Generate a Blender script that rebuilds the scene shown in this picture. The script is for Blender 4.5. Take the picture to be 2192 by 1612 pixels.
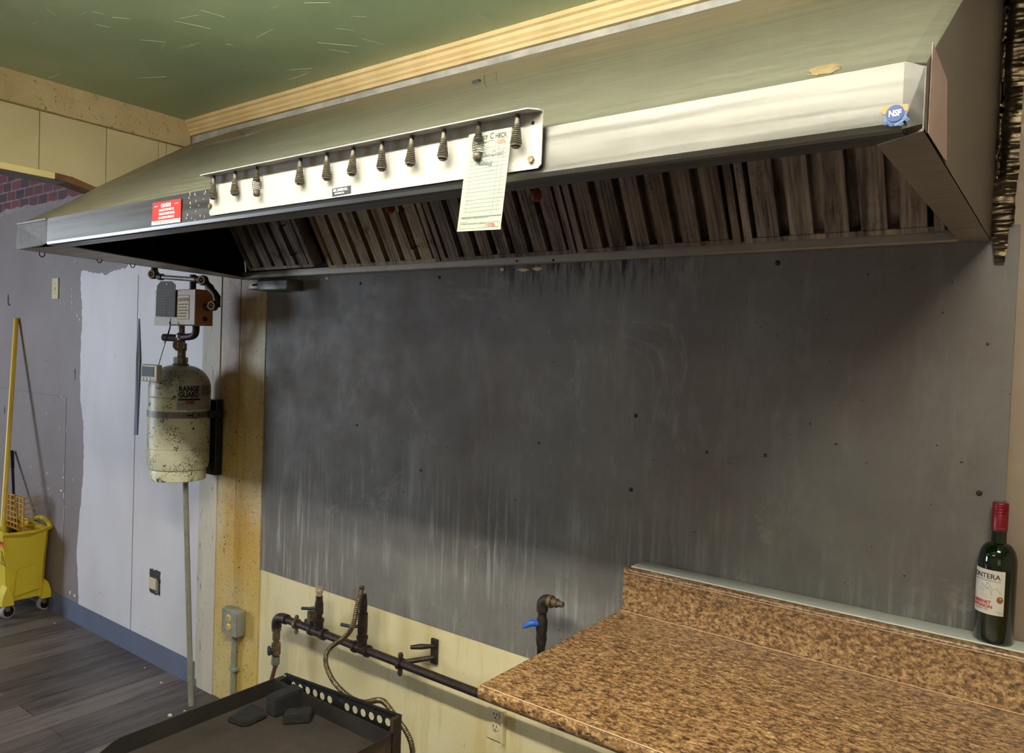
import bpy, bmesh, math, random
from mathutils import Vector, Matrix, noise as mnoise
random.seed(7)
R = math.radians
S = bpy.context.scene
COL = S.collection
for o in list(bpy.data.objects): bpy.data.objects.remove(o)

# ------------------------------------------------------------------ camera
F = 1595.19
CAM = Vector((0.0, -1.94423, 1.60844))
CR = Vector((0.80407425, 0.59341263, 0.03641504))
CU = Vector((-0.04614767, 0.00123007, 0.99893387))
CF = Vector((-0.59273518, 0.80489747, -0.02837368))
cd = bpy.data.cameras.new('camera'); cam = bpy.data.objects.new('camera', cd); COL.objects.link(cam)
cd.sensor_width = 36; cd.lens = F / 2192 * 36; cd.clip_start = .02; cd.clip_end = 60
cam.matrix_world = Matrix(((CR.x, CU.x, -CF.x, CAM.x), (CR.y, CU.y, -CF.y, CAM.y), (CR.z, CU.z, -CF.z, CAM.z), (0, 0, 0, 1)))
S.camera = cam

# ------------------------------------------------------------------ colour management, world, lights
S.view_settings.view_transform = 'Standard'; S.view_settings.look = 'None'
S.view_settings.gamma = 1; S.view_settings.use_curve_mapping = False
S.view_settings.exposure = 0.10
w = bpy.data.worlds.new('world'); S.world = w; w.use_nodes = True
w.node_tree.nodes['Background'].inputs[0].default_value = (.9, .85, .8, 1)
w.node_tree.nodes['Background'].inputs[1].default_value = .05
def area(name, loc, size, sizey, power, col, target):
    l = bpy.data.lights.new(name, 'AREA'); l.shape = 'RECTANGLE'; l.size = size; l.size_y = sizey
    l.energy = power; l.color = col
    o = bpy.data.objects.new(name, l); COL.objects.link(o); o.location = loc
    o.rotation_euler = (Vector(target) - Vector(loc)).to_track_quat('-Z', 'Y').to_euler()
    return o
TUBE_FRONT, TUBE_REAR = 125, 14      # radiance of the fluorescent tubes (built with their fixtures below)
area('dining_window_light', (-7.9, -3.4, 1.5), 1.8, 1.6, 215, (.72, .84, 1.0), (-4.0, 0, .7))
area('added_room_fill', (.6, -5.1, 1.3), 2.2, 1.3, 6, (1.0, .95, .86), (-.8, 0, 1.3))  # added weak fill behind the camera, not a known window

# ------------------------------------------------------------------ placement helper: the point on a plane seen at a photo position
def at(u, v, ax, val):
    d = CR * ((u - 1096) / F) - CU * ((v - 806) / F) + CF
    i = 'xyz'.index(ax)
    return CAM + d * ((val - CAM[i]) / d[i])

# ------------------------------------------------------------------ materials
def lin(c):
    def f(x):
        x /= 255.0
        return x / 12.92 if x <= .04045 else ((x + .055) / 1.055) ** 2.4
    return (f(c[0]), f(c[1]), f(c[2]), 1)
class Mt:
    def __init__(s, name, col=(128, 128, 128), rough=.6, metal=0.0, spec=.5, **kw):
        s.m = bpy.data.materials.new(name); s.m.use_nodes = True
        s.nt = s.m.node_tree; s.N = s.nt.nodes; s.L = s.nt.links
        s.b = s.N['Principled BSDF']
        s.col(lin(col)); s.rough(rough); s.b.inputs['Metallic'].default_value = metal
        s.b.inputs['Specular IOR Level'].default_value = spec
        for k, v in kw.items(): s.b.inputs[k.replace('_', ' ')].default_value = v
        s.tc = None
    def put(s, inp, v):
        if hasattr(v, 'is_linked') or hasattr(v, 'links'): s.L.new(v, inp)
        else: inp.default_value = v
    def col(s, v): s.put(s.b.inputs['Base Color'], v); return s
    def rough(s, v): s.put(s.b.inputs['Roughness'], v); return s
    def vec(s, sc=(1, 1, 1), rot=(0, 0, 0), loc=(0, 0, 0)):
        if s.tc is None: s.tc = s.N.new('ShaderNodeTexCoord')
        m = s.N.new('ShaderNodeMapping'); s.L.new(s.tc.outputs['Object'], m.inputs[0])
        m.inputs['Scale'].default_value = sc; m.inputs['Rotation'].default_value = rot; m.inputs['Location'].default_value = loc
        return m.outputs[0]
    def noise(s, scale=5, det=4, rough=.55, sc=(1, 1, 1), dist=0, loc=(0, 0, 0), rot=(0, 0, 0)):
        n = s.N.new('ShaderNodeTexNoise'); s.L.new(s.vec(sc, rot, loc), n.inputs['Vector'])
        n.inputs['Scale'].default_value = scale; n.inputs['Detail'].default_value = det
        n.inputs['Roughness'].default_value = rough; n.inputs['Distortion'].default_value = dist
        return n.outputs['Fac']
    def axis(s, a):
        if s.tc is None: s.tc = s.N.new('ShaderNodeTexCoord')
        n = s.N.new('ShaderNodeSeparateXYZ'); s.L.new(s.tc.outputs['Object'], n.inputs[0])
        return n.outputs['XYZ'.index(a.upper())]
    def rng(s, v, a, b, c=0., d=1.):
        n = s.N.new('ShaderNodeMapRange'); s.L.new(v, n.inputs[0]); n.interpolation_type = 'SMOOTHSTEP'
        for i, x in enumerate((a, b, c, d)): n.inputs[i + 1].default_value = x
        return n.outputs[0]
    def math(s, op, a, b=0.):
        n = s.N.new('ShaderNodeMath'); n.operation = op; n.use_clamp = op in ('MULTIPLY', 'ADD')
        s.put(n.inputs[0], a); s.put(n.inputs[1], b); return n.outputs[0]
    def ramp(s, f, stops):
        n = s.N.new('ShaderNodeValToRGB'); s.L.new(f, n.inputs[0]); e = n.color_ramp.elements
        while len(e) < len(stops): e.new(.5)
        for i, (p, c) in enumerate(stops): e[i].position = p; e[i].color = lin(c)
        return n.outputs[0]
    def mix(s, f, a, b, mode='MIX'):
        n = s.N.new('ShaderNodeMix'); n.data_type = 'RGBA'; n.blend_type = mode
        s.put(n.inputs['Factor'], f)
        for k, v in (('A', a), ('B', b)):
            i = [x for x in n.inputs if x.name == k and x.type == 'RGBA'][0]
            s.put(i, lin(v) if isinstance(v, tuple) and len(v) == 3 else v)
        return [x for x in n.outputs if x.type == 'RGBA'][0]
    def bump(s, h, st=.3, d=.002):
        n = s.N.new('ShaderNodeBump'); s.L.new(h, n.inputs['Height']); n.inputs['Strength'].default_value = st
        n.inputs['Distance'].default_value = d; s.L.new(n.outputs[0], s.b.inputs['Normal']); return s
    def tex(s, n, a, b): return s.ramp(n, [(a, (0, 0, 0)), (b, (255, 255, 255))])

def m_ceiling():
    m = Mt('green_ceiling_paint', rough=.42)
    c = m.ramp(m.noise(1.6, 5), [(.3, (156, 176, 146)), (.55, (170, 190, 158)), (.75, (184, 198, 166))])
    c = m.mix(m.tex(m.noise(22, 3, sc=(1, .12, 1), rot=(0, 0, .6)), .70, .76), c, (215, 226, 204))
    c = m.mix(m.tex(m.noise(30, 2, sc=(.1, 1, 1), rot=(0, 0, .3)), .72, .77), c, (215, 224, 200))
    m.col(c); m.bump(m.noise(3, 4), .5, .01); return m.m
def m_paint(name, a, b, rough=.6, sc=3, grain=140, bs=.25, bd=.001):
    m = Mt(name, rough=rough)
    m.col(m.ramp(m.noise(sc, 6), [(.3, a), (.7, b)])); m.bump(m.noise(grain, 3), bs, bd); return m.m
def m_beam():
    m = Mt('textured_cream_paint', rough=.7)
    c = m.ramp(m.noise(6, 6), [(.3, (176, 154, 110)), (.7, (198, 177, 132))])
    m.col(m.mix(m.tex(m.noise(60, 3), .62, .7), c, (140, 118, 80)))
    m.bump(m.noise(55, 6, .7), .9, .008); return m.m
def m_farwall():
    m = Mt('grey_mauve_wall_paint', rough=.55)
    c = m.ramp(m.noise(2, 6), [(.3, (122, 110, 108)), (.7, (138, 127, 125))])
    c = m.mix(m.tex(m.noise(30, 3), .72, .76), c, (205, 195, 190))
    m.col(c); m.bump(m.noise(60, 3), .25, .002); return m.m
def m_white():
    m = Mt('white_wall_paint', rough=.5)
    c = m.ramp(m.noise(2.5, 6, sc=(1, 1, .5)), [(.25, (206, 200, 202)), (.5, (218, 214, 218)), (.75, (226, 224, 230))])
    c = m.mix(m.tex(m.noise(7, 6, .75, loc=(3, 0, 1)), .66, .78), c, (150, 150, 158))
    c = m.mix(m.tex(m.noise(90, 2), .74, .77), c, (120, 115, 115))
    m.col(c); m.bump(m.noise(5, 5), .4, .004); return m.m
def m_creamwall():
    m = Mt('grease_stained_cream_paint', rough=.6)
    c = m.ramp(m.noise(2.2, 5), [(.3, (212, 198, 150)), (.7, (228, 216, 176))])
    c = m.mix(m.tex(m.noise(3, 6, .6, sc=(5, 1, .8)), .52, .74), c, (206, 184, 124))
    c = m.mix(m.tex(m.noise(16, 6, .7, sc=(3, 1, 1)), .64, .74), c, (150, 130, 88))
    c = m.mix(m.tex(m.noise(120, 2), .73, .76), c, (80, 60, 40))
    tan = m.ramp(m.noise(6, 5), [(.3, (134, 116, 98)), (.7, (150, 132, 112))])
    c = m.mix(m.rng(m.axis('x'), -.4, -.39), c, tan)
    m.col(c); m.bump(m.noise(70, 4), .3, .003); return m.m
def m_column():
    m = Mt('yellowed_panel_board', rough=.5)
    f = m.noise(3, 6, .6, sc=(1.5, 1, .6))
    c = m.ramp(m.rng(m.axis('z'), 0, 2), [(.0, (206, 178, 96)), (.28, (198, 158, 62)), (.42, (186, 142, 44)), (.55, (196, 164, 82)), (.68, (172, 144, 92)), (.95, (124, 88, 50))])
    c = m.mix(m.tex(f, .4, .7), c, (206, 190, 140))
    c = m.mix(m.tex(m.noise(110, 3), .6, .72), c, (112, 82, 34))
    c = m.mix(m.tex(m.noise(14, 5, sc=(3, 1, .6)), .66, .72), c, (140, 96, 30))
    m.col(c); m.bump(m.noise(50, 5), .5, .004); return m.m
def m_trimboard():
    m = Mt('worn_cream_board', rough=.6)
    c = m.ramp(m.noise(4, 6, sc=(2, 1, .5)), [(.3, (196, 186, 168)), (.7, (214, 206, 188))])
    c = m.mix(m.tex(m.noise(30, 5, sc=(2, 1, .5)), .64, .7), c, (130, 118, 100))
    m.col(c); m.bump(m.noise(50, 5), .4, .003); return m.m
def m_brick():
    m = Mt('brick_pattern_wallpaper', rough=.7)
    t = m.N.new('ShaderNodeTexBrick'); m.L.new(m.vec(rot=(R(90), 0, 0)), t.inputs['Vector'])
    t.inputs['Scale'].default_value = 1; t.inputs['Brick Width'].default_value = .135; t.inputs['Row Height'].default_value = .062
    t.inputs['Mortar Size'].default_value = .0055; t.inputs['Color1'].default_value = lin((122, 44, 46)); t.inputs['Color2'].default_value = lin((46, 32, 40))
    t.inputs['Mortar'].default_value = lin((124, 106, 104)); t.inputs['Bias'].default_value = 0
    m.col(m.mix(m.tex(m.noise(18, 5), .5, .7), t.outputs[0], (78, 42, 44))); return m.m
def m_floor():
    m = Mt('dark_wood_plank_floor', rough=.45)
    t = m.N.new('ShaderNodeTexBrick'); m.L.new(m.vec(rot=(0, 0, R(90))), t.inputs['Vector'])
    t.inputs['Scale'].default_value = 1; t.inputs['Brick Width'].default_value = 1.2; t.inputs['Row Height'].default_value = .15
    t.inputs['Mortar Size'].default_value = .003; t.inputs['Color1'].default_value = lin((60, 52, 51)); t.inputs['Color2'].default_value = lin((112, 102, 99)); t.inputs['Mortar'].default_value = lin((34, 30, 30))
    c = m.mix(m.math('MULTIPLY', m.tex(m.noise(9, 6, .7, sc=(2, .25, 1)), .42, .66), .5), t.outputs[0], (128, 118, 116))
    c = m.mix(m.tex(m.noise(14, 6, .7, sc=(3, .2, 1), loc=(2, 5, 0)), .54, .66), c, (48, 42, 42))
    m.col(c); m.bump(m.noise(60, 4, sc=(.1, 1, 1)), .15, .001); return m.m
def m_sheet():
    m = Mt('dull_galvanised_sheet', rough=.5, metal=.12)
    c = m.ramp(m.noise(1.5, 6, .6), [(.3, (98, 95, 91)), (.5, (116, 113, 108)), (.75, (136, 133, 128))])
    st = m.noise(30, 6, .65, sc=(1.6, 1, .09))
    low = m.rng(m.axis('z'), 1.35, .85)
    f = m.math('MULTIPLY', m.tex(st, .5, .72), m.math('MULTIPLY', low, m.tex(m.noise(2.2, 4), .40, .58)))
    c = m.mix(m.math('MULTIPLY', f, .8), c, (196, 199, 194))
    c = m.mix(m.math('MULTIPLY', m.tex(m.noise(5, 6, .7, sc=(2.0, 1, .45), loc=(4, 0, 2)), .52, .78), .45), c, (168, 167, 162))
    c = m.mix(m.math('MULTIPLY', m.tex(m.noise(4, 6, .7, loc=(9, 0, 3)), .5, .8), .6), c, (98, 92, 86))
    c = m.mix(m.math('MULTIPLY', m.tex(m.noise(2.0, 8, .8, dist=1.5, loc=(1.3, 0, .4)), .58, .68), .45), c, (176, 170, 158))
    c = m.mix(m.math('MULTIPLY', m.tex(m.noise(1.3, 5, .6, loc=(2.2, 0, 5)), .46, .66), .5), c, (104, 90, 80))
    drip = m.math('MULTIPLY', m.rng(m.axis('z'), 1.76, 1.90), m.tex(m.noise(60, 4, .7, sc=(1, 1, .12)), .46, .62))
    near = m.math('MULTIPLY', m.rng(m.axis('x'), -1.75, -1.35), m.rng(m.axis('x'), -.7, -1.05))
    c = m.mix(m.math('MULTIPLY', drip, near), c, (20, 17, 15))
    c = m.mix(m.tex(m.noise(75, 2), .745, .77), c, (40, 36, 34))
    m.col(c); m.rough(m.rng(m.noise(7, 6, .7), .3, .7, .60, .75)); m.bump(m.noise(40, 5, sc=(1, 1, .3)), .15, .002); return m.m
def m_steel(name, a=(150, 150, 142), b=(168, 168, 160), rough=.34, dirt=.0, metal=1.0):
    m = Mt(name, metal=metal)
    n = m.noise(2.5, 5, sc=(.5, 1, 1))
    c = m.ramp(n, [(.3, a), (.7, b)])
    if dirt: c = m.mix(m.math('MULTIPLY', m.tex(m.noise(5, 6, .7, sc=(.7, 1, 1)), .5, .72), dirt), c, (92, 86, 74))
    m.col(c); m.rough(m.rng(m.noise(60, 3, sc=(.03, 1, 1)), .3, .7, rough - .05, rough + .08))
    m.bump(m.noise(160, 2, sc=(.02, 1, 1)), .03, .001); return m.m
def m_filter(name, a, b, dk):
    m = Mt(name, metal=.55, rough=.45)
    c = m.ramp(m.noise(45, 4, .7, sc=(1, .07, .07)), [(.35, dk), (.5, a), (.7, b)])
    c = m.mix(m.math('MULTIPLY', m.tex(m.noise(9, 6, .8), .54, .7), .8), c, (36, 29, 23))
    m.col(c); m.bump(m.noise(60, 4), .5, .003); return m.m
def m_counter():
    m = Mt('brown_granite_laminate', rough=.33)
    n = m.noise(120, 7, .8, sc=(.65, 1, 1))
    c = m.ramp(n, [(.36, (46, 32, 22)), (.44, (98, 70, 42)), (.52, (142, 108, 70)), (.61, (172, 140, 98)), (.70, (206, 180, 140))])
    c = m.mix(m.math('MULTIPLY', m.tex(m.noise(85, 5, .75, sc=(.6, 1, 1), loc=(5, 2, 0)), .53, .60), .85), c, (64, 44, 30))
    c = m.mix(m.math('MULTIPLY', m.tex(m.noise(95, 3, sc=(.6, 1, 1)), .62, .68), .9), c, (42, 32, 26))
    m.col(c); return m.m
def m_tank():
    m = Mt('chipped_cream_enamel', rough=.4)
    c = m.ramp(m.noise(6, 5), [(.3, (206, 204, 170)), (.7, (226, 224, 194))])
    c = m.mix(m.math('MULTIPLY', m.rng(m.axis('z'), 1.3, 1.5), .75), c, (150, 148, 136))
    c = m.mix(m.math('MULTIPLY', m.tex(m.noise(130, 4, .7), .50, .60), m.tex(m.noise(9, 4, loc=(1, 2, 3)), .45, .56)), c, (88, 84, 66))
    c = m.mix(m.tex(m.noise(26, 6, .75, loc=(0, 3, 7)), .60, .625), c, (36, 32, 28))
    m.col(c); return m.m
def m_rust(name, a, b, c3, rough=.6, metal=.3, sc=30):
    m = Mt(name, rough=rough, metal=metal)
    m.col(m.ramp(m.noise(sc, 5, .7), [(.3, a), (.5, b), (.72, c3)])); m.bump(m.noise(sc * 4, 3), .3, .002); return m.m
def flat(name, c, rough=.55, metal=0, **k): return Mt(name, c, rough, metal, **k).m

X = dict(
 ceiling=m_ceiling(), beam=m_beam(), far=m_farwall(), white=m_white(), cream=m_creamwall(), column=m_column(), trimb=m_trimboard(),
 brick=m_brick(), floor=m_floor(), sheet=m_sheet(), counter=m_counter(), tank=m_tank(),
 header=m_paint('tan_panel_paint', (182, 168, 128), (196, 182, 142), .55, 4, 90, .4, .002),
 crown=m_paint('stained_cream_moulding', (206, 178, 128), (222, 198, 150), .55, 9),
 soffit=m_paint('patchy_white_paint', (150, 150, 146), (196, 194, 188), .6, 14),
 room=m_paint('plain_tan_wall', (170, 155, 132), (182, 168, 146)),
 base=m_paint('blue_grey_baseboard', (84, 92, 116), (94, 102, 126), .45, 6),
 hood=m_steel('brushed_stainless', (118, 117, 103), (130, 129, 114), .38, .3, .7),
 lip=m_steel('bright_brushed_stainless', (112, 110, 106), (124, 122, 117), .33, .3, 1),
 rail=m_steel('greasy_stainless', (150, 143, 130), (168, 160, 146), .45, .35, .6),
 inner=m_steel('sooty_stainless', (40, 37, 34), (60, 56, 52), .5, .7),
 side=m_paint('brown_painted_steel', (80, 70, 60), (92, 81, 70), .5, 4, 200, .2),
 pink=m_paint('faded_pink_label', (140, 116, 106), (154, 130, 118), .6, 12),
 plate=flat('cream_plate_enamel', (158, 154, 145), .45), spring=m_rust('aged_spring_steel', (52, 48, 40), (78, 72, 60), (104, 97, 82), .5, .5, 220),
 paper=flat('receipt_paper', (188, 194, 178), .8), ink=flat('black_ink', (24, 24, 26)), greyink=flat('grey_ink', (96, 104, 100)), redink=flat('red_ink', (206, 74, 66)),
 penink=flat('pen_ink', (70, 76, 92)), red=flat('red_sticker', (164, 26, 18), .6), whitep=flat('white_print', (240, 236, 226)),
 blue=flat('blue_badge', (20, 44, 98), .5), gold=flat('torn_gold_paper', (134, 98, 42)), lblue=flat('pale_badge_paper', (60, 88, 116)),
 f1=m_filter('filter_aluminium', (140, 130, 120), (178, 168, 158), (84, 76, 68)), f2=m_filter('greasy_tan_filter', (160, 144, 116), (186, 170, 138), (112, 94, 70)),
 f3=m_filter('greasy_brown_filter', (118, 104, 90), (150, 134, 118), (66, 56, 48)), dark=flat('soot_black', (16, 14, 13), .6),
 iron=m_rust('black_iron_pipe', (34, 28, 25), (52, 43, 38), (78, 64, 54), .5, .5, 40), oldbrass=m_rust('grimy_brass', (66, 56, 42), (98, 84, 62), (132, 116, 86), .5, .4, 60),
 galv=m_rust('grimy_galvanised_pipe', (92, 92, 84), (120, 120, 110), (142, 140, 126), .5, .5, 30), greyp=m_rust('grey_painted_conduit', (126, 126, 114), (140, 140, 128), (156, 154, 140), .55, 0, 20),
 hose=m_rust('corrugated_metal_hose', (92, 78, 56), (124, 108, 82), (156, 142, 114), .4, .8, 60), bluev=flat('blue_valve_handle', (34, 92, 186), .4), greenv=flat('dark_green_handle', (26, 44, 52), .5),
 griddle=m_rust('burnt_dark_steel', (36, 32, 30), (45, 40, 37), (56, 50, 46), .6, .2, 8), gplate=m_rust('dusty_griddle_plate', (48, 40, 34), (58, 49, 42), (70, 60, 52), .8, .1, 5),
 rusty=m_rust('rusty_side_steel', (42, 28, 22), (60, 42, 32), (104, 84, 62), .7, .2, 14), brickb=m_rust('black_grill_brick', (18, 17, 17), (28, 27, 27), (40, 38, 37), .95, 0, 60),
 filler=m_paint('white_filler_board', (206, 208, 198), (220, 221, 212), .4, 4), yellow=m_paint('yellow_bucket_plastic', (222, 196, 44), (234, 210, 58), .4, 4, 60, .1),
 wring=flat('ochre_wringer_plastic', (196, 146, 42), .45), mop=flat('yellow_mop_handle', (228, 192, 62), .35), blackp=flat('black_plastic', (22, 24, 26), .35),
 wheel=flat('grey_caster_tread', (156, 150, 140), .6), orange=flat('orange_label', (226, 122, 60)),
 plateiv=m_paint('ivory_cover_plate', (206, 194, 154), (220, 208, 168), .4, 20), slot=flat('dark_slot', (30, 24, 18)), oly=flat('yellowed_receptacle', (222, 186, 98), .45),
 box=m_rust('yellowed_metal_box', (112, 86, 42), (124, 98, 52), (138, 112, 64), .45, .05, 8), boxs=m_rust('brown_metal_box_side', (150, 96, 50), (164, 108, 58), (176, 120, 70), .5, .05, 8),
 plateiv2=flat('dull_gold_ring', (150, 124, 78), .45, .3), tag=flat('grey_paper_tag', (104, 102, 98), .8), tank2=m_rust('grey_brass_valve', (86, 82, 74), (118, 114, 102), (150, 146, 130), .4, .7, 60), silver=m_rust('silver_label', (140, 138, 128), (156, 154, 144), (168, 166, 156), .45, .3, 12),
 timer=flat('ivory_timer_plastic', (196, 188, 156), .45), lcd=flat('dark_display', (48, 48, 56), .6),
 foil=m_rust('creased_foil_tape', (70, 58, 44), (98, 84, 64), (128, 112, 88), .34, .85, 12), bare=flat('bare_metal_strip', (84, 88, 96), .5, .5),
 wood=m_rust('splintered_wood', (84, 52, 30), (110, 72, 42), (134, 92, 56), .8, 0, 20), chip=flat('chipped_white_plaster', (222, 214, 206), .7), pinkc=flat('pink_plaster_scrape', (190, 160, 150), .7),
 bulb=flat('light_diffuser', (235, 235, 230), .4), glass=flat('dark_green_bottle_glass', (10, 20, 8), .04, 0), capred=flat('dark_red_foil_cap', (122, 12, 28), .35, .2),
 labelp=flat('cream_wine_label', (226, 220, 206), .6), bronze=flat('bronze_medal_print', (150, 92, 52), .5), wred=flat('label_red_print', (196, 48, 58), .5), sketch=flat('label_sketch_ink', (120, 104, 90)), sketch2=flat('label_pale_sketch', (190, 170, 140)),
)

# ------------------------------------------------------------------ mesh helpers
class MB:
    def __init__(s): s.bm = bmesh.new()
    def box(s, a, b, bev=0):
        lo = [min(p, q) for p, q in zip(a, b)]; hi = [max(p, q) for p, q in zip(a, b)]
        vs = [s.bm.verts.new((x, y, z)) for x in (lo[0], hi[0]) for y in (lo[1], hi[1]) for z in (lo[2], hi[2])]
        fs = [s.bm.faces.new([vs[i] for i in f]) for f in ((0, 1, 3, 2), (4, 6, 7, 5), (0, 4, 5, 1), (2, 3, 7, 6), (0, 2, 6, 4), (1, 5, 7, 3))]
        if bev:
            es = list({e for f in fs for e in f.edges})
            bmesh.ops.bevel(s.bm, geom=es, offset=bev, segments=3, profile=.5, affect='EDGES')
        return s
    def prism(s, pts, d, closed=True):
        """polygon of 3D points swept by vector d"""
        d = Vector(d); a = [s.bm.verts.new(p) for p in pts]; b = [s.bm.verts.new(Vector(p) + d) for p in pts]
        n = len(a)
        s.bm.faces.new(a[::-1]); s.bm.faces.new(b)
        for i in range(n): s.bm.faces.new((a[i], a[(i + 1) % n], b[(i + 1) % n], b[i]))
        return s
    def rings(s, rs, cap=True, seg=20):
        """rs: list of (centre, axis u, axis v, radius)"""
        prev = None; first = None
        for c, u, v, r in rs:
            ring = [s.bm.verts.new(c + (u * math.cos(2 * math.pi * k / seg) + v * math.sin(2 * math.pi * k / seg)) * r) for k in range(seg)]
            if prev:
                for k in range(seg): s.bm.faces.new((prev[k], prev[(k + 1) % seg], ring[(k + 1) % seg], ring[k]))
            else: first = ring
            prev = ring
        if cap: s.bm.faces.new(first[::-1]); s.bm.faces.new(prev)
        return s
    def frame(s, d):
        d = d.normalized(); h = Vector((0, 0, 1)) if abs(d.z) < .9 else Vector((1, 0, 0))
        u = d.cross(h).normalized(); return u, d.cross(u).normalized()
    def cyl(s, a, b, r, r2=None, seg=20):
        a, b = Vector(a), Vector(b); u, v = s.frame(b - a)
        return s.rings([(a, u, v, r), (b, u, v, r if r2 is None else r2)], seg=seg)
    def lathe(s, a, d, prof, seg=28):
        """prof: (dist along d, radius)"""
        a, d = Vector(a), Vector(d).normalized(); u, v = s.frame(d)
        return s.rings([(a + d * t, u, v, max(r, 1e-4)) for t, r in prof], seg=seg)
    def tube(s, pts, r, seg=12, sm=0, rf=None):
        pts = [Vector(p) for p in pts]
        for _ in range(sm):
            q = [pts[0]]
            for a, b in zip(pts, pts[1:]): q += [a * .75 + b * .25, a * .25 + b * .75]
            pts = q + [pts[-1]]
        t0 = (pts[1] - pts[0]).normalized(); u, v = s.frame(t0); rs = []
        for i, p in enumerate(pts):
            t = (pts[min(i + 1, len(pts) - 1)] - pts[max(i - 1, 0)]).normalized()
            u = (u - t * u.dot(t)).normalized(); v = t.cross(u)
            rs.append((p, u, v, rf(i / (len(pts) - 1)) if rf else r))
        return s.rings(rs, seg=seg)
    def hexa(s, a, b, r): return s.cyl(a, b, r, seg=6)
    def poly(s, pts): s.bm.faces.new([s.bm.verts.new(p) for p in pts]); return s
    def build(s, name, mat, parent=None, smooth=None, recalc=True):
        if recalc: bmesh.ops.recalc_face_normals(s.bm, faces=s.bm.faces)
        me = bpy.data.meshes.new(name); s.bm.to_mesh(me); s.bm.free()
        me.materials.append(mat)
        o = bpy.data.objects.new(name, me); COL.objects.link(o)
        if smooth:
            for p in me.polygons: p.use_smooth = True
            me.set_sharp_from_angle(angle=R(smooth))
        if parent: attach(o, parent)
        return o
def attach(o, parent):
    o.parent = parent
    t = Vector((0, 0, 0)); p = parent
    while p: t += p.location; p = p.parent
    # children keep world coordinates in their mesh: cancel the root's offset
    o.location = -t if parent.parent is None and parent.type == 'EMPTY' else Vector((0, 0, 0))
    if parent.parent is not None or parent.type != 'EMPTY': o.location = Vector((0, 0, 0))
def thing(name, label, cat, loc=(0, 0, 0), group=None):
    o = bpy.data.objects.new(name, None); COL.objects.link(o); o.location = loc; o.empty_display_size = .05
    return tag(o, label, cat, group)
def tag(o, label, cat, group=None):
    o['label'] = label; o['category'] = cat
    if group: o['group'] = group
    return o
def struct(name, mb, mat, parent=None, **k):
    o = mb.build(name, mat, parent, **k)
    o['kind'] = 'structure'
    return o
def text(body, size, org, xd, yd, mat, parent, name='lettering', align='LEFT', sx=1.0, shear=0, bold=0, fmap=None, dz=.0004):
    cu = bpy.data.curves.new('t', 'FONT'); cu.body = body; cu.size = size; cu.align_x = align; cu.shear = shear
    cu.offset = bold; cu.extrude = .00015; cu.resolution_u = 3
    if fmap: cu.resolution_u = 4
    to = bpy.data.objects.new('t', cu); COL.objects.link(to)
    dg = bpy.context.evaluated_depsgraph_get(); dg.update()
    me = bpy.data.meshes.new_from_object(to.evaluated_get(dg)); bpy.data.objects.remove(to)
    org, xd, yd = Vector(org), Vector(xd).normalized(), Vector(yd).normalized(); n = xd.cross(yd).normalized()
    for v in me.vertices:
        x, y, z = v.co.x * sx, v.co.y, v.co.z
        v.co = fmap(x, y, z + dz) if fmap else org + xd * x + yd * y + n * (z + dz)
    me.materials.clear(); me.materials.append(mat); me.name = name
    o = bpy.data.objects.new(name, me); COL.objects.link(o)
    if parent: attach(o, parent)
    return o
def copy_tree(o, parent=None):
    c = o.copy(); COL.objects.link(c)
    if parent: c.parent = parent
    for ch in list(o.children): copy_tree(ch, c)
    return c
XA, YA, ZA = Vector((1, 0, 0)), Vector((0, 1, 0)), Vector((0, 0, 1))

# ================================================================== SETTING
CEIL = 2.545
struct('floor', MB().box((-8, -5.2, -.06), (2.2, .05, 0)), X['floor'])
struct('ceiling', MB().box((-3.03, -5.2, CEIL), (2.2, .05, CEIL + .05)), X['ceiling'])
struct('ceiling', MB().box((-8, -5.2, 2.80), (-3.13, .05, 2.85)), X['room'])
struct('wall_back', MB().box((-3.205, 0, 0), (2.2, .05, CEIL)), X['cream'])
wf = struct('wall_far', MB().box((-8, 0, 0), (-3.205, .05, 2.80)), X['far'])
struct('wall_front', MB().box((-8, -5.25, 0), (2.2, -5.2, 2.85)), X['room'])
struct('wall_left', MB().box((-8.05, -5.2, 0), (-8, .05, 2.85)), X['room'])
struct('wall_right', MB().box((2.2, -5.2, 0), (2.25, .05, 2.85)), X['room'])

mb = MB()
for k in range(50):
    u, v = random.uniform(0, 1250), random.uniform(0, 240)
    p = at(u, v, 'z', CEIL - .0004)
    if p.y > -.26 or p.x < -3: continue
    a = random.gauss(.35, .5); L_ = random.uniform(.008, .06); d = Vector((math.cos(a), math.sin(a), 0)) * L_; w_ = Vector((-math.sin(a), math.cos(a), 0)) * random.uniform(.0005, .0012)
    mb.prism([p - d - w_ * .2, p - w_, p + d - w_ * .2, p + w_], (0, 0, .0004))
struct('ceiling_scratches', mb, flat('pale_scratch', (205, 214, 190)), [o for o in COL.objects if o.name == 'ceiling'][0])
# brick patterned wallpaper above a ragged edge
e = [(-7.9, 2.43)] + [(-7.9 + .06 * i, 2.427 + random.uniform(-.012, .012)) for i in range(1, 79)]
struct('trim_1', MB().prism([(x, -.0015, z) for x, z in e] + [(e[-1][0], -.0015, 2.795), (-7.9, -.0015, 2.795)], (0, .0015, 0)), X['brick'])
# torn strip below the paper
rg = [(x, z - random.uniform(.022, .04)) for x, z in e]
struct('trim_2', MB().prism([(x, -.001, z + .004) for x, z in e] + [(x, -.001, z) for x, z in rg[::-1]], (0, .001, 0)), m_paint('torn_plaster_edge', (128, 116, 112), (150, 138, 134), .7, 20))
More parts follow.
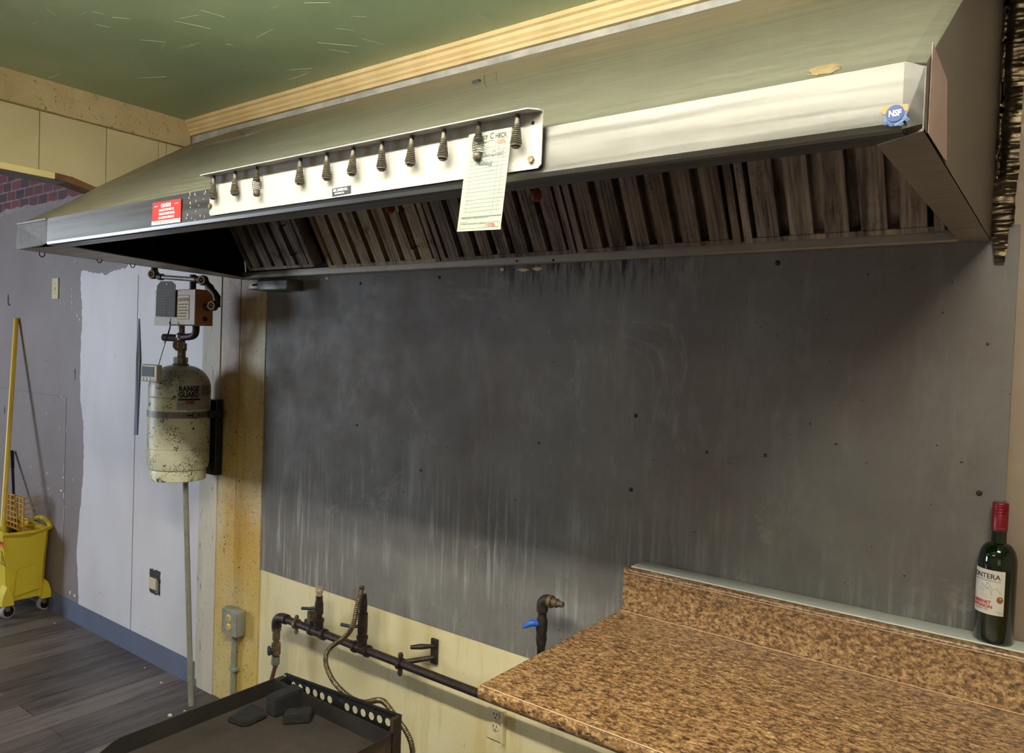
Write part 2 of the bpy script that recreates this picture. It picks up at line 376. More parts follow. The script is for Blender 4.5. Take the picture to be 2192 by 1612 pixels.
# white repainted zone with a ragged left and top edge
def jag(p, q, n, a):
    return [(p[0] + (q[0] - p[0]) * i / n + random.uniform(-a, a), p[1] + (q[1] - p[1]) * i / n + random.uniform(-a, a)) for i in range(n)]
key = [at(*p, 'y', 0) for p in ((168, 1290), (165, 1180), (176, 1050), (180, 975), (178, 900), (172, 845), (172, 760), (176, 690), (176, 655), (173, 600), (174, 580), (213, 584), (226, 588), (246, 580), (268, 574), (290, 556), (296, 500))]
pts = []
for p, q in zip(key, key[1:]): pts += jag((p.x, p.z), (q.x, q.z), 9, .006)
pts = [(key[0].x, .10)] + pts + [(key[-1].x, 2.35), (-3.19, 2.35), (-3.19, .10)]
struct('paint_patch', MB().prism([(x, -.0012, z) for x, z in pts], (0, .0012, 0)), X['white'], wf)
# pieces of plaster knocked off the paint
def blob(mb, u, v, wpx, hpx, n=9, yy=-.002):
    c = at(u, v, 'y', 0); k = 1.0 / 420
    mb.prism([(c.x + wpx * k * math.cos(2 * math.pi * i / n) * random.uniform(.5, 1.2), yy, c.z + hpx * k * math.sin(2 * math.pi * i / n) * random.uniform(.5, 1.2)) for i in range(n)], (0, .002, 0))
mb = MB()
for u, v, a, b in ((132, 800, 2, 2), (133, 815, 1.2, 9), (142, 806, 1.6, 4), (133, 849, 3, 2), (138, 856, 3, 2), (130, 918, 1.2, 5), (143, 922, 2.2, 5), (137, 1002, 1, 12), (136, 1022, 3.5, 3),
                    (157, 1028, 1.2, 7), (131, 1050, 6, 2.5), (137, 1060, 1.5, 8), (137, 1100, .8, 30), (115, 560, 1.2, 12), (106, 585, 1.2, 4), (163, 560, 1.6, 5), (131, 582, 1, 6), (117, 548, 1.5, 2), (155, 620, 2.5, 4),
                    (154, 634, 2.5, 3), (155, 648, 2, 5), (155, 660, 1.5, 5), (131, 650, 2, 3.5), (140, 650, 2, 3.5), (166, 675, 4, 6), (171, 684, 3, 5), (108, 722, 1.5, 1.5), (113, 755, 1, 2), (117, 752, 1, 2), (144, 716, 1, 1.5),
                    (76, 768, 1, 1), (114, 768, 1, 1.5), (140, 1085, 2, 1.5), (172, 973, 1.5, 1.5), (150, 1268, 5, 5), (160, 1275, 6, 4), (200, 1288, 4, 2.5), (250, 1315, 5, 2.5), (276, 1331, 4, 3)):
    blob(mb, u, v, a, b)
struct('plaster_chips', mb, X['chip'], wf)
mb = MB()
for u, v, a, b in ((66, 879, 5, 1.8), (101, 886, 5, 3), (67, 1000, 7, 2), (102, 1013, 8, 3), (85, 1036, 4, 2), (104, 1045, 7, 4), (54, 1027, 2, 3), (44, 992, 2, 2), (125, 1118, 1.5, 3)): blob(mb, u, v, a, b)
struct('plaster_scrapes', mb, X['pinkc'], wf)
mb = MB()   # dark gouges and a hole scar
for u, v, a, b in ((18, 640, 4, 16), (20, 652, 5, 5), (161, 800, 1.5, 14), (160, 795, 2.5, 3), (99, 773, 2, 1.5), (10, 880, 3, 12), (161, 874, 1, 1), (328, 1222, 5, 6)): blob(mb, u, v, a, b, yy=-.0016)
struct('wall_gouges', mb, X['slot'], wf)
# seams of the far wall sheets
mb = MB()
a, b = at(0, 828, 'y', 0), at(140, 850, 'y', 0); mb.box((-7.9, -.0012, 1.272), (b.x, 0, 1.275))
a = at(137, 1100, 'y', 0); mb.box((a.x, -.0012, .12), (a.x + .003, 0, 1.27))
a = at(283, 1200, 'y', 0); mb.box((a.x, -.0024, .10), (a.x + .003, -.001, 1.95))
struct('sheet_seams', mb, m_paint('grey_seam_joint', (92, 84, 82), (110, 100, 98)), wf)
mb = MB(); mb.prism([(-7.9, -.012, .0), (-7.9, 0, 0), (-7.9, 0, .108), (-7.9, -.006, .108)], (7.9 - 3.20, 0, 0))
struct('baseboard_far', mb, X['base'])

# header over the opening to the next room, with beam and broken shelf board
HX = -3.03
mb = MB(); ys = [-5.15] + [at(85 - 143 * k, 250 - 48 * k, 'x', HX).y for k in (3, 2, 1, 0)] + [at(228, 300, 'x', HX).y, at(339, 320, 'x', HX).y, at(356, 320, 'x', HX).y, 0]
for a, b in zip(ys, ys[1:]): mb.box((HX - .012, a + .0015, 2.20), (HX, b - .0015, CEIL - .002))
hd = struct('wall_header', MB().box((-3.13, -5.18, 2.196), (HX - .008, 0, 2.80)), X['far'])
struct('header_boards', mb, X['header'], hd)
mb = MB(); n = 90; prof = []
for i in range(n + 1):
    y = -5.1 + 5.1 * i / n; prof.append(y)
mb.box((HX - .005, -5.15, 2.434), (HX + .022, -.21, CEIL + .002), bev=.004)
struct('trim_3', mb, X['beam'])
y1 = at(117, 381, 'x', HX).y; y2 = at(192, 402, 'x', HX).y
struct('trim_4', MB().box((HX - .105, -5.1, 2.198), (HX + .004, y1, 2.222), bev=.002), m_paint('pale_yellow_board', (214, 196, 130), (228, 212, 150), .5, 8))
mb = MB(); mb.prism([(HX + .003, y1, 2.222), (HX + .003, y1, 2.198), (HX + .003, y1 + .04, 2.196), (HX + .003, y2 + .02, 2.178), (HX + .003, y2 + .03, 2.196), (HX + .003, y1 + .06, 2.219)], (-.09, 0, 0))
struct('trim_5', mb, X['wood'])
# soffit above the hood and crown moulding
struct('wall_soffit', MB().box((HX, -.20, 2.42), (2.2, 0, CEIL)), X['soffit'])
pr = [(-.20, 2.487), (-.214, 2.487), (-.216, 2.497), (-.222, 2.502), (-.222, 2.510), (-.230, 2.518), (-.232, 2.529), (-.240, 2.533), (-.240, 2.545), (-.20, 2.545)]
struct('trim_6', MB().prism([(HX + .015, y, z) for y, z in pr], (5.2, 0, 0)), X['crown'])
# boards of the wall end
def board(x0, x1, mat, nm, t=.006, z1=1.93):
    return struct(nm, MB().box((x0, -t, 0), (x1, 0, z1), bev=.0015), mat)
board(-3.215, -3.072, X['trimb'], 'trim_7', .010, 1.99)
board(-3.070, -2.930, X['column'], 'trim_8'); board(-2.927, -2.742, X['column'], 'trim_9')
# cream strip left uncovered beside the steel sheet
# torn metal corner strip on the white wall
mb = MB(); a = at(298, 682, 'y', 0); b = at(300, 770, 'y', 0); c = at(293, 930, 'y', 0)
mb.tube([a + Vector((0, -.004, 0)), b + Vector((0, -.006, 0))], .006, seg=6)
tag(MB().prism([(a.x - .012, -.004, a.z), (a.x + .008, -.004, a.z), (b.x + .012, -.008, b.z), (c.x + .012, -.005, c.z), (c.x - .022, -.005, c.z - .005), (b.x - .022, -.010, b.z)], (0, .003, 0)).build('metal_corner_strip', X['bare']), 'bare grey metal strip hanging on the white wall left of the tank', 'metal strip')
mb.bm.free()

# ================================================================== STEEL SHEET BEHIND THE COOKLINE
sh = thing('backsplash_sheet', 'large dull grey steel sheet with drips covering the wall under the hood', 'backsplash', (-1.4, 0, 1.2))
MB().box((-2.739, -.004, .648), (-.0854, -.0005, 1.93), bev=.001).build('steel_sheet', X['sheet'], sh)
for u, v, r in ((771, 607, .006), (940, 594, .006), (1664, 563, .007), (1360, 890, .006), (1350, 1048, .0065), (1637, 975, .005), (1512, 968, .004), (2096, 1056, .0065), (2114, 737, .003), (764, 910, .005), (571, 809, .004), (900, 1007, .005), (1152, 948, .0045)):
    p = at(u, v, 'y', -.005)
    MB().lathe(p + Vector((0, .002, 0)), (0, -1, 0), [(0, r), (.002, r * .95), (.0035, r * .5), (.0036, .0005)], 14).build('screw', X['dark'] if r > .0055 else X['spring'], sh, 40)
# flaked patches of old paint along the top edge
for u, v, a in ((1075, 577, 5), (1120, 578, 14), (1150, 576, 12), (700, 596, 6), (640, 596, 5)):
    c = at(u, v, 'y', -.005)
    MB().prism([(c.x + a * .0016 * math.cos(k * .7) * random.uniform(.6, 1.2), -.006, c.z + .006 * math.sin(k * .7) * random.uniform(.5, 1.2)) for k in range(9)], (0, .003, 0)).build('paint_flake', X['crown'], sh)

# ================================================================== RANGE HOOD
ZF, ZT, ZR = 1.879, 1.956, 1.896
SL = .644
def sp(x, y, dz=0): return Vector((x, y, ZT + SL * (y + 1) + dz))
hood = thing('range_hood', 'long sloped stainless steel exhaust hood running along the back wall', 'range hood', (-1.4, -.5, 1.88))
XR = -.138
Lb = Vector((-2.60, -1.0, ZF)); Lt = Vector((-2.60, -1.0, ZT)); back = Vector((-2.90, -.002, ZR))
edge = [(-2.60, -1.0), (-2.733, -.80), (-2.85, -.66), (-2.94, -.44), (-3.005, -.222)]
crease = [(-2.395, -1.0), (-2.405, -.955), (-2.40, -.90), (-2.47, -.775), (-2.55, -.61), (-2.62, -.42), (-2.68, -.222)]
def shell(mb, pts, t):
    """thin sheet with real thickness pushed along its normal"""
    pts = [Vector(p) for p in pts]; n = (pts[1] - pts[0]).cross(pts[2] - pts[0]).normalized() * t
    mb.prism(pts, n)
mb = MB()   # main sloped front, one thin sheet
N = 40
vt = []
top = [sp(x, y) for x, y in crease] ; 
main = top + [sp(-.1586, -.222)] + [sp(-.1586, -1.0)]
mb.prism([p for p in main], (0, .0012, -.002))
mb.build('sloped_front', X['hood'], hood)
mb = MB(); mb.prism([sp(-.1585, -1.0), sp(XR, -.994, -.006), sp(XR, -.222, -.010), sp(-.1585, -.222)], (0, .0012, -.002)); mb.build('corner_strip', X['hood'], hood)
mb = MB()
L = [sp(x, y, -.012 if 0 < i else 0) for i, (x, y) in enumerate(edge)]; C = [sp(x, y) for x, y in crease]
ed = [L[0], L[1]]
mb.poly([L[0], C[0], C[1], C[2], L[1]]); mb.poly([L[1], C[2], C[3], L[2]]); mb.poly([L[2], C[3], C[4], L[3]]); mb.poly([L[3], C[4], C[5], C[6], L[4]])
bmesh.ops.remove_doubles(mb.bm, verts=mb.bm.verts, dist=1e-5)
bmesh.ops.solidify(mb.bm, geom=mb.bm.faces[:], thickness=.002)
mb.build('left_facet', X['hood'], hood)
# front lip, hollow folded channel with rounded lower edge
prl = [(-1.0, ZT + .001), (-1.0012, ZF + .010), (-.999, ZF + .003), (-.995, ZF), (-.950, ZF + .001), (-.950, ZF + .0025), (-.994, ZF + .002), (-.997, ZF + .010), (-.998, ZT)]
mb = MB(); mb.prism([(-2.395, y, z) for y, z in prl], (2.395 - .1586, 0, 0)); mb.build('front_lip', X['lip'], hood)
mb = MB(); mb.prism([(-2.598, -1.003, ZT - .004), (-2.397, -1.001, ZT), (-2.397, -1.001, ZF + .006), (-2.43, -1.003, ZF), (-2.585, -1.006, ZF - .002), (-2.60, -1.006, ZF + .006)], (.0, .002, 0)); mb.build('lip_end', m_rust('scuffed_dark_steel', (66, 60, 54), (80, 73, 66), (96, 88, 80), .5, .4, 12), hood)
mb = MB(); mb.box((-2.598, -1.005, ZT - .003), (-2.397, -1.0, ZT + .0015)); mb.build('bright_seam', X['lip'], hood)
mb = MB(); mb.prism([(-.159, -1.0015, ZT + .001), (XR - .001, -.992, ZT - .003), (XR - .001, -.990, ZF + .008), (-.159, -1.001, ZF + .002)], (0, .0018, 0)); mb.build('lip_corner', X['lip'], hood)
# rims underneath
mb = MB(); mb.prism([(XR, -.99, ZF), (XR - .055, -.952, ZF), (XR - .055, -.06, ZR - .004), (XR, 0 - .002, ZR)], (0, 0, .003)); mb.build('side_rim', X['rail'], hood)
mb = MB(); mb.prism([(-2.598, -1.0, ZF), (-2.36, -.952, ZF + .001), (-2.60, -.45, ZF + .010), (-2.85, -.03, ZR + .003), (-2.90, -.002, ZR)], (0, 0, .003)); mb.build('side_rim', X['rail'], hood)
mb = MB(); mb.prism([(-2.86, y, z) for y, z in ((-.002, ZR + .002), (-.058, ZR - .004), (-.062, ZR), (-.062, ZR + .024), (-.058, ZR + .024), (-.054, ZR + .002), (-.002, ZR + .006))], (2.86 + XR - .05, 0, 0)); mb.build('grease_trough', X['rail'], hood)
for u, v in ((1184, 557), (1106, 559)):
    p = at(u, v, 'y', -.062); MB().lathe(p, (0, -1, 0), [(0, .004), (.002, .003), (.0021, .0004)], 12).build('rivet', X['dark'], hood)
# end panels
mb = MB(); mb.prism([(XR, -.990, ZF), (XR, -.992, ZT - .004), (XR, -.222, ZT + SL * .778 - .01), (XR, -.003, ZT + SL * .778 - .01), (XR, -.003, ZR)], (-.0015, 0, 0)); ep = mb.build('end_panel', X['side'], hood)
mb = MB(); mb.poly([Lb + Vector((.004, .004, 0)), back, Vector((-3.0, -.003, 2.44)), L[4] - Vector((0, 0, .004)), L[3] - Vector((0, 0, .004)), L[2] - Vector((0, 0, .004)), L[1] - Vector((0, 0, .004)), L[0] + Vector((.004, .004, -.004))])
bmesh.ops.solidify(mb.bm, geom=mb.bm.faces[:], thickness=.0015)
mb.build('end_panel', X['inner'], hood)
# inner sooty lining: back plate above the filters and inner end
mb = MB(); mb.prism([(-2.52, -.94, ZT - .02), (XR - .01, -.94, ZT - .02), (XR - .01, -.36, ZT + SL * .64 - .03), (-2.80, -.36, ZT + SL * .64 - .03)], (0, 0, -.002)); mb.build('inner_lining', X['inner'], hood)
mb = MB(); mb.box((-2.88, -.012, ZR + .006), (XR - .01, -.008, 2.42)); mb.build('inner_back', X['dark'], hood)
# faded label on the right end panel
lp = [at(*p, 'x', XR + .001) for p in ((1996, 90), (2027, 172), (2026, 345), (2020, 340), (1986, 286))]
lp = [Vector((p.x, max(p.y, -.985), p.z)) for p in lp]
MB().prism(lp, (.0005, 0, 0)).build('faded_label', X['pink'], hood)
# pulled-up hooks on the slope and stain of old glue
def plane_pt(u, v):
    d = CR * ((u - 1096) / F) - CU * ((v - 806) / F) + CF
    t = (ZT + SL * (CAM.y + 1) - CAM.z) / (d.z - SL * d.y); return CAM + d * t
nrm = Vector((0, -SL, 1)).normalized()
for (u, v), (u2, v2) in (((1040, 187), (1031, 167)), ((1066, 180), (1059, 153))):
    p = plane_pt(u, v); MB().tube([p, p + nrm * .012, p + nrm * .014 + Vector((-.01, .012, .02))], .0009, seg=6).build('bent_pin', X['spring'], hood)
p = plane_pt(1020, 176); MB().box(p + Vector((-.012, -.004, -.004)), p + Vector((.012, .004, .005)), bev=.001).build('clip', X['dark'], hood)
p = plane_pt(519, 288); MB().box(p + Vector((-.008, -.003, -.003)), p + Vector((.008, .003, .004)), bev=.001).build('clip', X['spring'], hood)
mb = MB(); g = []
for k in range(26):
    a = 2 * math.pi * k / 26; c = plane_pt(1765 + 36 * math.cos(a) * random.uniform(.75, 1.1), 151 + (11 * math.sin(a) - 7 * math.cos(a)) * random.uniform(.7, 1.1)); g.append(c + nrm * .0012)
mb.prism(g, -nrm * .001); mb.build('glue_stain', m_paint('brown_glue_stain', (72, 56, 30), (118, 102, 70), .6, 90), hood)
# hanging wire hooks on the left end
for k, (u, v) in enumerate(((90, 540), (213, 553), (284, 564))):
    yy = (-.93, -.74, -.63)[k]; c = at(u, v, 'x', -2.62 - .045 * k) + Vector((0, 0, -.006)); r = .009
    MB().tube([c + Vector((0, r * math.cos(t) * .9, r * math.sin(t) * 1.2 + .002)) for t in [R(-200 + 22 * j) for j in range(12 + k * 3)]], .0016, seg=8).build('wire_hook', X['iron'], hood, 60)
# red caution sticker
ca = [at(*p, 'y', -1.003) for p in ((327, 435), (387, 425), (386, 475), (325, 483))]
st = MB().prism([p for p in ca], (0, .001, 0)).build('caution_sticker', X['red'], hood)
wb = [ca[3] + (ca[0] - ca[3]) * .17, ca[2] + (ca[1] - ca[2]) * .17, ca[2], ca[3]]
MB().prism([p + Vector((0, -.0006, 0)) for p in wb], (0, .0004, 0)).build('white_band', X['whitep'], st)
w0 = (ca[2] - ca[3]).length
def st_text(b, sz, u, v, m, sx=.7, bold=.0): text(b, sz, ca[3] + XA * (w0 * u) + ZA * v, XA, ZA, m, st, align='CENTER', sx=sx, bold=bold, dz=.0008)
st_text('CAUTION', .0130, .5, .0395, X['whitep'], .75, .0002); st_text('EXHAUST FAN MUST BE', .0080, .52, .0305, X['whitep'], .78)
st_text('TURNED ON BEFORE TURNING', .0080, .53, .0215, X['whitep'], .62); st_text('ON COOKING APPLIANCES', .0080, .52, .0125, X['whitep'], .7); st_text('AUTOMATIC FIRE SYSTEM INSTALLED', .0062, .5, .0030, X['red'], .74)
for u in (.08, .80): MB().box(ca[3] + XA * (w0 * u) + ZA * .0438 + YA * -.001, ca[3] + XA * (w0 * (u + .12)) + ZA * .0448).build('dash', X['whitep'], st)
# NSF badge
c = at(1916, 244, 'y', -1.0025)
mb = MB(); pp = []
for k in range(18):
    a = 2 * math.pi * k / 18; r = .0125 * random.uniform(.8, 1.12); pp.append(c + Vector((r * math.cos(a) * 1.1, 0, r * math.sin(a) - .003)))
bd = MB().prism(pp, (0, .0006, 0)).build('badge', X['lblue'], hood)
MB().prism([c + Vector(q) for q in ((-.016, -.0004, .006), (-.010, -.0004, .011), (-.004, -.0004, .008), (.006, -.0004, .010), (.013, -.0004, .009), (.013, -.0004, .002), (-.012, -.0004, .001))], (0, .0006, 0)).build('torn_paper', X['gold'], bd)
MB().lathe(c + Vector((0, .0, .0005)), (0, -1, 0), [(0, .0095), (.001, .0095)], 24).build('badge_disc', X['blue'], bd)
for a, b in ((-.012, -.009), (-.006, -.011), (.004, -.012), (.010, -.008)): MB().prism([c + Vector((a, -.0007, b)), c + Vector((a + .004, -.0007, b + .002)), c + Vector((a + .006, -.0007, b - .001)), c + Vector((a + .002, -.0007, b - .003))], (0, .0004, 0)).build('blue_scrap', X['blue'], bd)
text('NSF', .0095, c + Vector((0, -.001, -.0026)), XA, ZA, X['whitep'], bd, align='CENTER', sx=.82, bold=.0003)
# scratched glue marks beside the sticker
for k in range(22):
    u = random.uniform(398, 440); v = random.uniform(415, 480) - (u - 398) * .14
    p = at(u, v, 'y', -1.0018); h = random.uniform(.001, .006); MB().box(p, p + Vector((random.uniform(.0004, .0012), .0006, h))).build('scratch', X['trimb'], hood)

# fire nozzles hanging inside the hood, fed by one pipe
sp_ = thing('nozzle_pipe', 'sooty fire nozzle pipe with two red capped nozzles inside the hood', 'pipe', (-1.4, -.4, 2.06))
MB().cyl((-2.80, -.42, 2.075), (-.25, -.42, 2.075), .009).build('pipe', X['dark'], sp_, 40)
for u, v in ((835, 447), (1148, 420)):
    p = at(u, v, 'y', -.42)
    MB().cyl(p + Vector((0, 0, .012)), (p.x, -.42, 2.07), .008, seg=12).build('nozzle', X['oldbrass'], sp_, 40)
    MB().lathe(p + Vector((0, 0, .012)), (0, 0, -1), [(0, .012), (.012, .014), (.022, .011), (.026, .004)], 16).build('nozzle_cap', flat('red_rubber_cap', (120, 40, 34), .5), sp_, 40)

# ================================================================== GREASE FILTERS
def_top = Vector((0, -.52, .86)).normalized()
def mk_filter(x0, x1, mat, label, n, off=0, handle=None, rot=0):
    wd = x1 - x0; t = thing('grease_filter', label, 'grease filter', (x0, -.075 + off, 1.908), 'grease filters inside the hood')
    bk = Vector((0, .86, .52)).normalized(); D = def_top; O = Vector((x0, -.095 + off, 1.910)); H = .50
    def bx(mb, a0, a1, h0, h1, d0, d1):
        c = [O + XA * a + D * h + bk * d for a in (a0, a1) for h in (h0, h1) for d in (d0, d1)]
        vs = [mb.bm.verts.new(p) for p in c]
        for f in ((0, 1, 3, 2), (4, 6, 7, 5), (0, 4, 5, 1), (2, 3, 7, 6), (0, 2, 6, 4), (1, 5, 7, 3)): mb.bm.faces.new([vs[i] for i in f])
    mb = MB(); bx(mb, .002, .022, 0, H, 0, .045); bx(mb, wd - .022, wd - .002, 0, H, 0, .045); bx(mb, .022, wd - .022, 0, .012, 0, .045); bx(mb, .022, wd - .022, H - .015, H, 0, .045)
    mb.build('frame', mat, t)
    mb = MB(); pitch = (wd - .044) / n
    for k in range(n):
        a = .022 + pitch * (k + .5); hw = pitch * .33
        bx(mb, a - hw, a + hw, .010, H - .012, .002, .004)
        for s_ in (-1, 1): bx(mb, a + s_ * hw - .001, a + s_ * hw + .001, .010, H - .012, .002, .022)
        for q in (-.45, .1, .5): bx(mb, a + q * hw - .001, a + q * hw + .001, .010, H - .012, .0012, .003)
        if k < n - 1: bx(mb, a + pitch * .5 - hw, a + pitch * .5 + hw, .010, H - .012, .034, .036)
    mb.build('baffles', mat, t)
    mb = MB(); bx(mb, .01, wd - .01, .004, H - .006, .040, .044); mb.build('back_plate', X['dark'], t)
    if handle is not None:
        h0, h1, hx = handle; q = O + XA * hx
        MB().tube([q + D * h0, q + D * h0 - bk * .025, q + D * h1 - bk * .025, q + D * h1], .003, seg=8).build('wire_handle', X['iron'], t, 60)
    return t
mk_filter(-2.66, -2.25, X['f1'], 'leftmost grease filter, cleaner grey metal, tipped forward with a wire handle', 5, -.055, (.06, .17, .34))
mk_filter(-2.235, -1.672, X['f2'], 'tan grease filter with clean baffles and wire handle, second from left', 7, 0, (.06, .19, .48))
mk_filter(-1.668, -1.145, X['f3'], 'greasy brown filter behind the hanging guest check, third from left', 7)
mk_filter(-1.141, -.660, X['f3'], 'greasy dark brown filter right of the hanging guest check', 6)
mk_filter(-.655, -.215, X['f1'], 'rightmost grease filter with blackened streaked baffles', 5)
# pale grease ridges cooked onto the third filter

# ================================================================== TICKET RACK
rk = thing('ticket_rack', 'cream metal order rack with eleven spring clips bolted to hood lip', 'ticket rack', (-1.1, -1.004, 1.935))
x0, x1 = -1.543, -.650
pl = [(x0, 1.979), (x0, 1.899), (x0 + .004, 1.8945), (x1 - .006, 1.8945), (x1, 1.900), (x1, 1.979)]
MB().prism([(x, -1.0075, z) for x, z in pl], (0, .002, 0)).build('back_plate', X['plate'], rk)
MB().prism([(x0 - .004, -1.030, 1.979), (x1 - .012, -1.030, 1.979), (x1, -1.016, 1.979), (x1, -1.0055, 1.979), (x0, -1.0055, 1.979)], (0, 0, .0018)).build('top_flange', X['plate'], rk)
def lathe_prof(L, r0, r1, ribs):
    p = []
    for i in range(ribs * 2 + 1):
        f = i / (ribs * 2); r = r0 + (r1 - r0) * (f ** 1.25); p.append((L * f, r * (1.10 if i % 2 else .90)))
    return p
for i, (u, v) in enumerate(((457, 405), (503, 395), (550, 372), (643, 350), (700, 335), (757, 325), (818, 315), (882, 300), (951, 290), (1025, 280), (1108, 262))):
    x = at(u, v, 'y', -1.018).x; b = Vector((x, -1.018, 1.978)); dr = Vector((random.uniform(-.05, .05), random.uniform(-.06, .02), -1)).normalized()
    loose = i in (2, 9); L_ = .030 if loose else .046
    cl = MB().lathe(b, dr, lathe_prof(L_, .0034, .0066 if loose else .0092, 14) + ([] if loose else [(L_ + .003, .0082), (L_ + .0032, .0001)]), 16).build('spring_clip', X['spring'], rk, 60)
    MB().hexa(b + Vector((0, 0, .0015)), b + Vector((0, 0, .006)), .0045).build('top_nut', X['spring'], cl)
    if loose:
        e0 = b + dr * (L_ - .006); u_, v_ = MB().frame(dr); Lc = .026
        MB().tube([e0 + dr * (Lc * k / 96) + (u_ * math.cos(k * .46) + v_ * math.sin(k * .46)) * (.0070 + .0022 * math.sin(k / 96 * math.pi)) for k in range(97)], .0006, seg=5).build('loose_coil', X['spring'], cl)
        q = e0 + dr * Lc; MB().lathe(q - dr * .002, dr, [(0, .0066), (.007, .0074), (.011, .0066), (.013, .0052), (.0131, .0002)], 14).build('clip_nut', X['spring'], cl, 40)
    else:
        q = b + dr * (L_ + .002); MB().hexa(q, q + dr * .004, .0055).build('clip_nut', X['iron'], cl)
for u, v in ((451, 441), (1138, 342)):
    p = at(u, v, 'y', -1.008); MB().hexa(p, p + Vector((0, -.004, 0)), .0055).build('bolt', X['oldbrass'], rk)
for u, v in ((452, 392), (1141, 263)):
    p = at(u, v, 'y', -1.0076); MB().lathe(p, (0, -1, 0), [(0, .0032), (.0004, .003)], 14).build('bolt_hole', X['slot'], rk)
np_ = [at(*p, 'y', -1.008) for p in ((711, 404), (751, 397), (751, 414), (711, 421))]
pn = MB().prism(np_, (0, .0008, 0)).build('maker_plate', X['ink'], rk)
o0 = np_[3]
text('MANUFACTURED BY', .0052, o0 + Vector((.004, -.0004, .0155)), XA, ZA, X['whitep'], pn, sx=.8); text('H.K. SMEED CO.', .0066, o0 + Vector((.004, -.0004, .0085)), XA, ZA, X['whitep'], pn, sx=.85, bold=.0002); text('BALTIMORE, MD', .0045, o0 + Vector((.008, -.0004, .003)), XA, ZA, X['whitep'], pn, sx=.8)

# ================================================================== GUEST CHECK
gcx, gcz = [at(*p, 'y', -1.012) for p in ((1004, 288), (1096, 272), (1083, 494), (990, 499))], None
A, B, Cc, D_ = gcx
gc = thing('guest_check', 'white paper guest check slip hanging from the tenth spring clip', 'order slip', tuple((A + B + Cc + D_) / 4))
mb = MB(); n = 48; vs = []
def gp(u, v, o=0):   # u across 0..1, v down 0..1
    p = (A * (1 - u) + B * u) * (1 - v) + (D_ * (1 - u) + Cc * u) * v
    return p + Vector((0, -.004 * math.sin(v * 2.6) - .012 * v * v - o, 0))
for j in range(n + 1): vs.append([mb.bm.verts.new(gp(i / 6, j / n)) for i in range(7)])
for j in range(n):
    for i in range(6): mb.bm.faces.new((vs[j][i], vs[j][i + 1], vs[j + 1][i + 1], vs[j + 1][i]))
bmesh.ops.solidify(mb.bm, geom=mb.bm.faces[:], thickness=.0003)
ppr = mb.build('paper', X['paper'], gc, 60)
Wp, Hp = (B - A).length, (D_ - A).length
def gtext(body, sz, u, v, m, sx=1, shear=0, bold=0, nm='printing'):
    return text(body, sz, A, XA, ZA, m, ppr, nm, sx=sx, shear=shear, bold=bold, fmap=lambda x, y, z: gp(u + x / Wp, v - y / Hp, .0008))
def gline(mb, u0, v0, u1, v1, wd=.00024):
    n = 24
    for k in range(n):
        a, b = k / n, (k + 1) / n; p = gp(u0 + (u1 - u0) * a, v0 + (v1 - v0) * a, .0007); q = gp(u0 + (u1 - u0) * b, v0 + (v1 - v0) * b, .0007)
        d = Vector((-(q - p).z, 0, (q - p).x)).normalized() * wd; mb.poly([p - d, q - d, q + d, p + d])
gtext('G', .0135, .12, .090, X['ink'], .85); gtext('UEST', .0105, .245, .088, X['ink'], .8); gtext('C', .0135, .52, .084, X['ink'], .85); gtext('HECK', .0105, .645, .084, X['ink'], .85); gtext('TM', .003, .965, .058, X['ink'])
mb = MB()
gline(mb, .09, .11, .97, .095); gline(mb, .09, .175, .97, .16); gline(mb, .97, .095, .97, .16); gline(mb, .09, .11, .09, .175)
for u in (.24, .37, .50, .67): gline(mb, u, .105, u, .17)
for k in range(16): gline(mb, .10, .215 + k * .0395, .96, .203 + k * .0395)
for u in (.155, .765, .87): gline(mb, u, .18, u, .85)
gline(mb, .06, .86, .98, .855, .0006); gline(mb, .06, .925, .96, .92); gline(mb, .06, .975, .96, .97); gline(mb, .06, .925, .06, .975); gline(mb, .96, .92, .96, .97)
for u in (.28, .50, .66): gline(mb, u, .925, u, .975)
mb.build('ruled_lines', X['greyink'], ppr, recalc=False)
for b, u, v in (('Date', .12, .122), ('Table', .385, .112), ('Guests', .515, .108), ('Server', .26, .118), ('APPT - SOUP/SALAD - VEG/POT - DESSERT', .30, .19), ('Tax', .70, .80), ('Total', .68, .838), ('THANK YOU', .08, .88), ('PLEASE COME AGAIN', .36, .878), ('Guest Receipt', .05, .918), ('Date', .12, .935), ('Amount', .32, .934), ('Guests', .53, .932)):
    gtext(b, .0034 if len(b) < 20 else .0027, u, v, X['greyink'], .9, nm='printing')
gtext('42856', .0095, .70, .148, X['redink'], .72); gtext('42856', .0088, .69, .966, X['redink'], .7)
gtext('Thin Crust', .0125, .34, .262, X['penink'], .82, .35, -.0001, 'handwriting'); gtext('Galaug', .0125, .32, .345, X['penink'], .80, .35, -.0001, 'handwriting')

# ================================================================== FOIL TAPE, BOX UNDER HOOD
mb = MB(); rows = 230; cols = 16; vs = []
def tape_edge(z):
    if z > 2.02: return (-.158, -.094)
    if z > 1.93: return (-.166, -.096)
    return (-.140 + (1.93 - z) * .15, -.105 + (1.93 - z) * -.05)
for j in range(rows + 1):
    z = 2.53 - (2.53 - 1.848) * j / rows; a, b = tape_edge(z); r_ = []
    for i in range(cols + 1):
        f = i / cols; x = a + (b - a) * f; valley = .012 * math.exp(-((f - .42) / .13) ** 2) if z > 2.03 else 0
        y = -.0165 + valley + .005 * mnoise.noise(Vector((x * 30, z * 16, 1))) + .0050 * mnoise.noise(Vector((x * 10 + z * 9, z * 95, 3))) + .0028 * mnoise.noise(Vector((x * 25, z * 260, 5)))
        r_.append(mb.bm.verts.new((x + .003 * mnoise.noise(Vector((i, z * 30, 2))), min(y, -.006), z)))
    vs.append(r_)
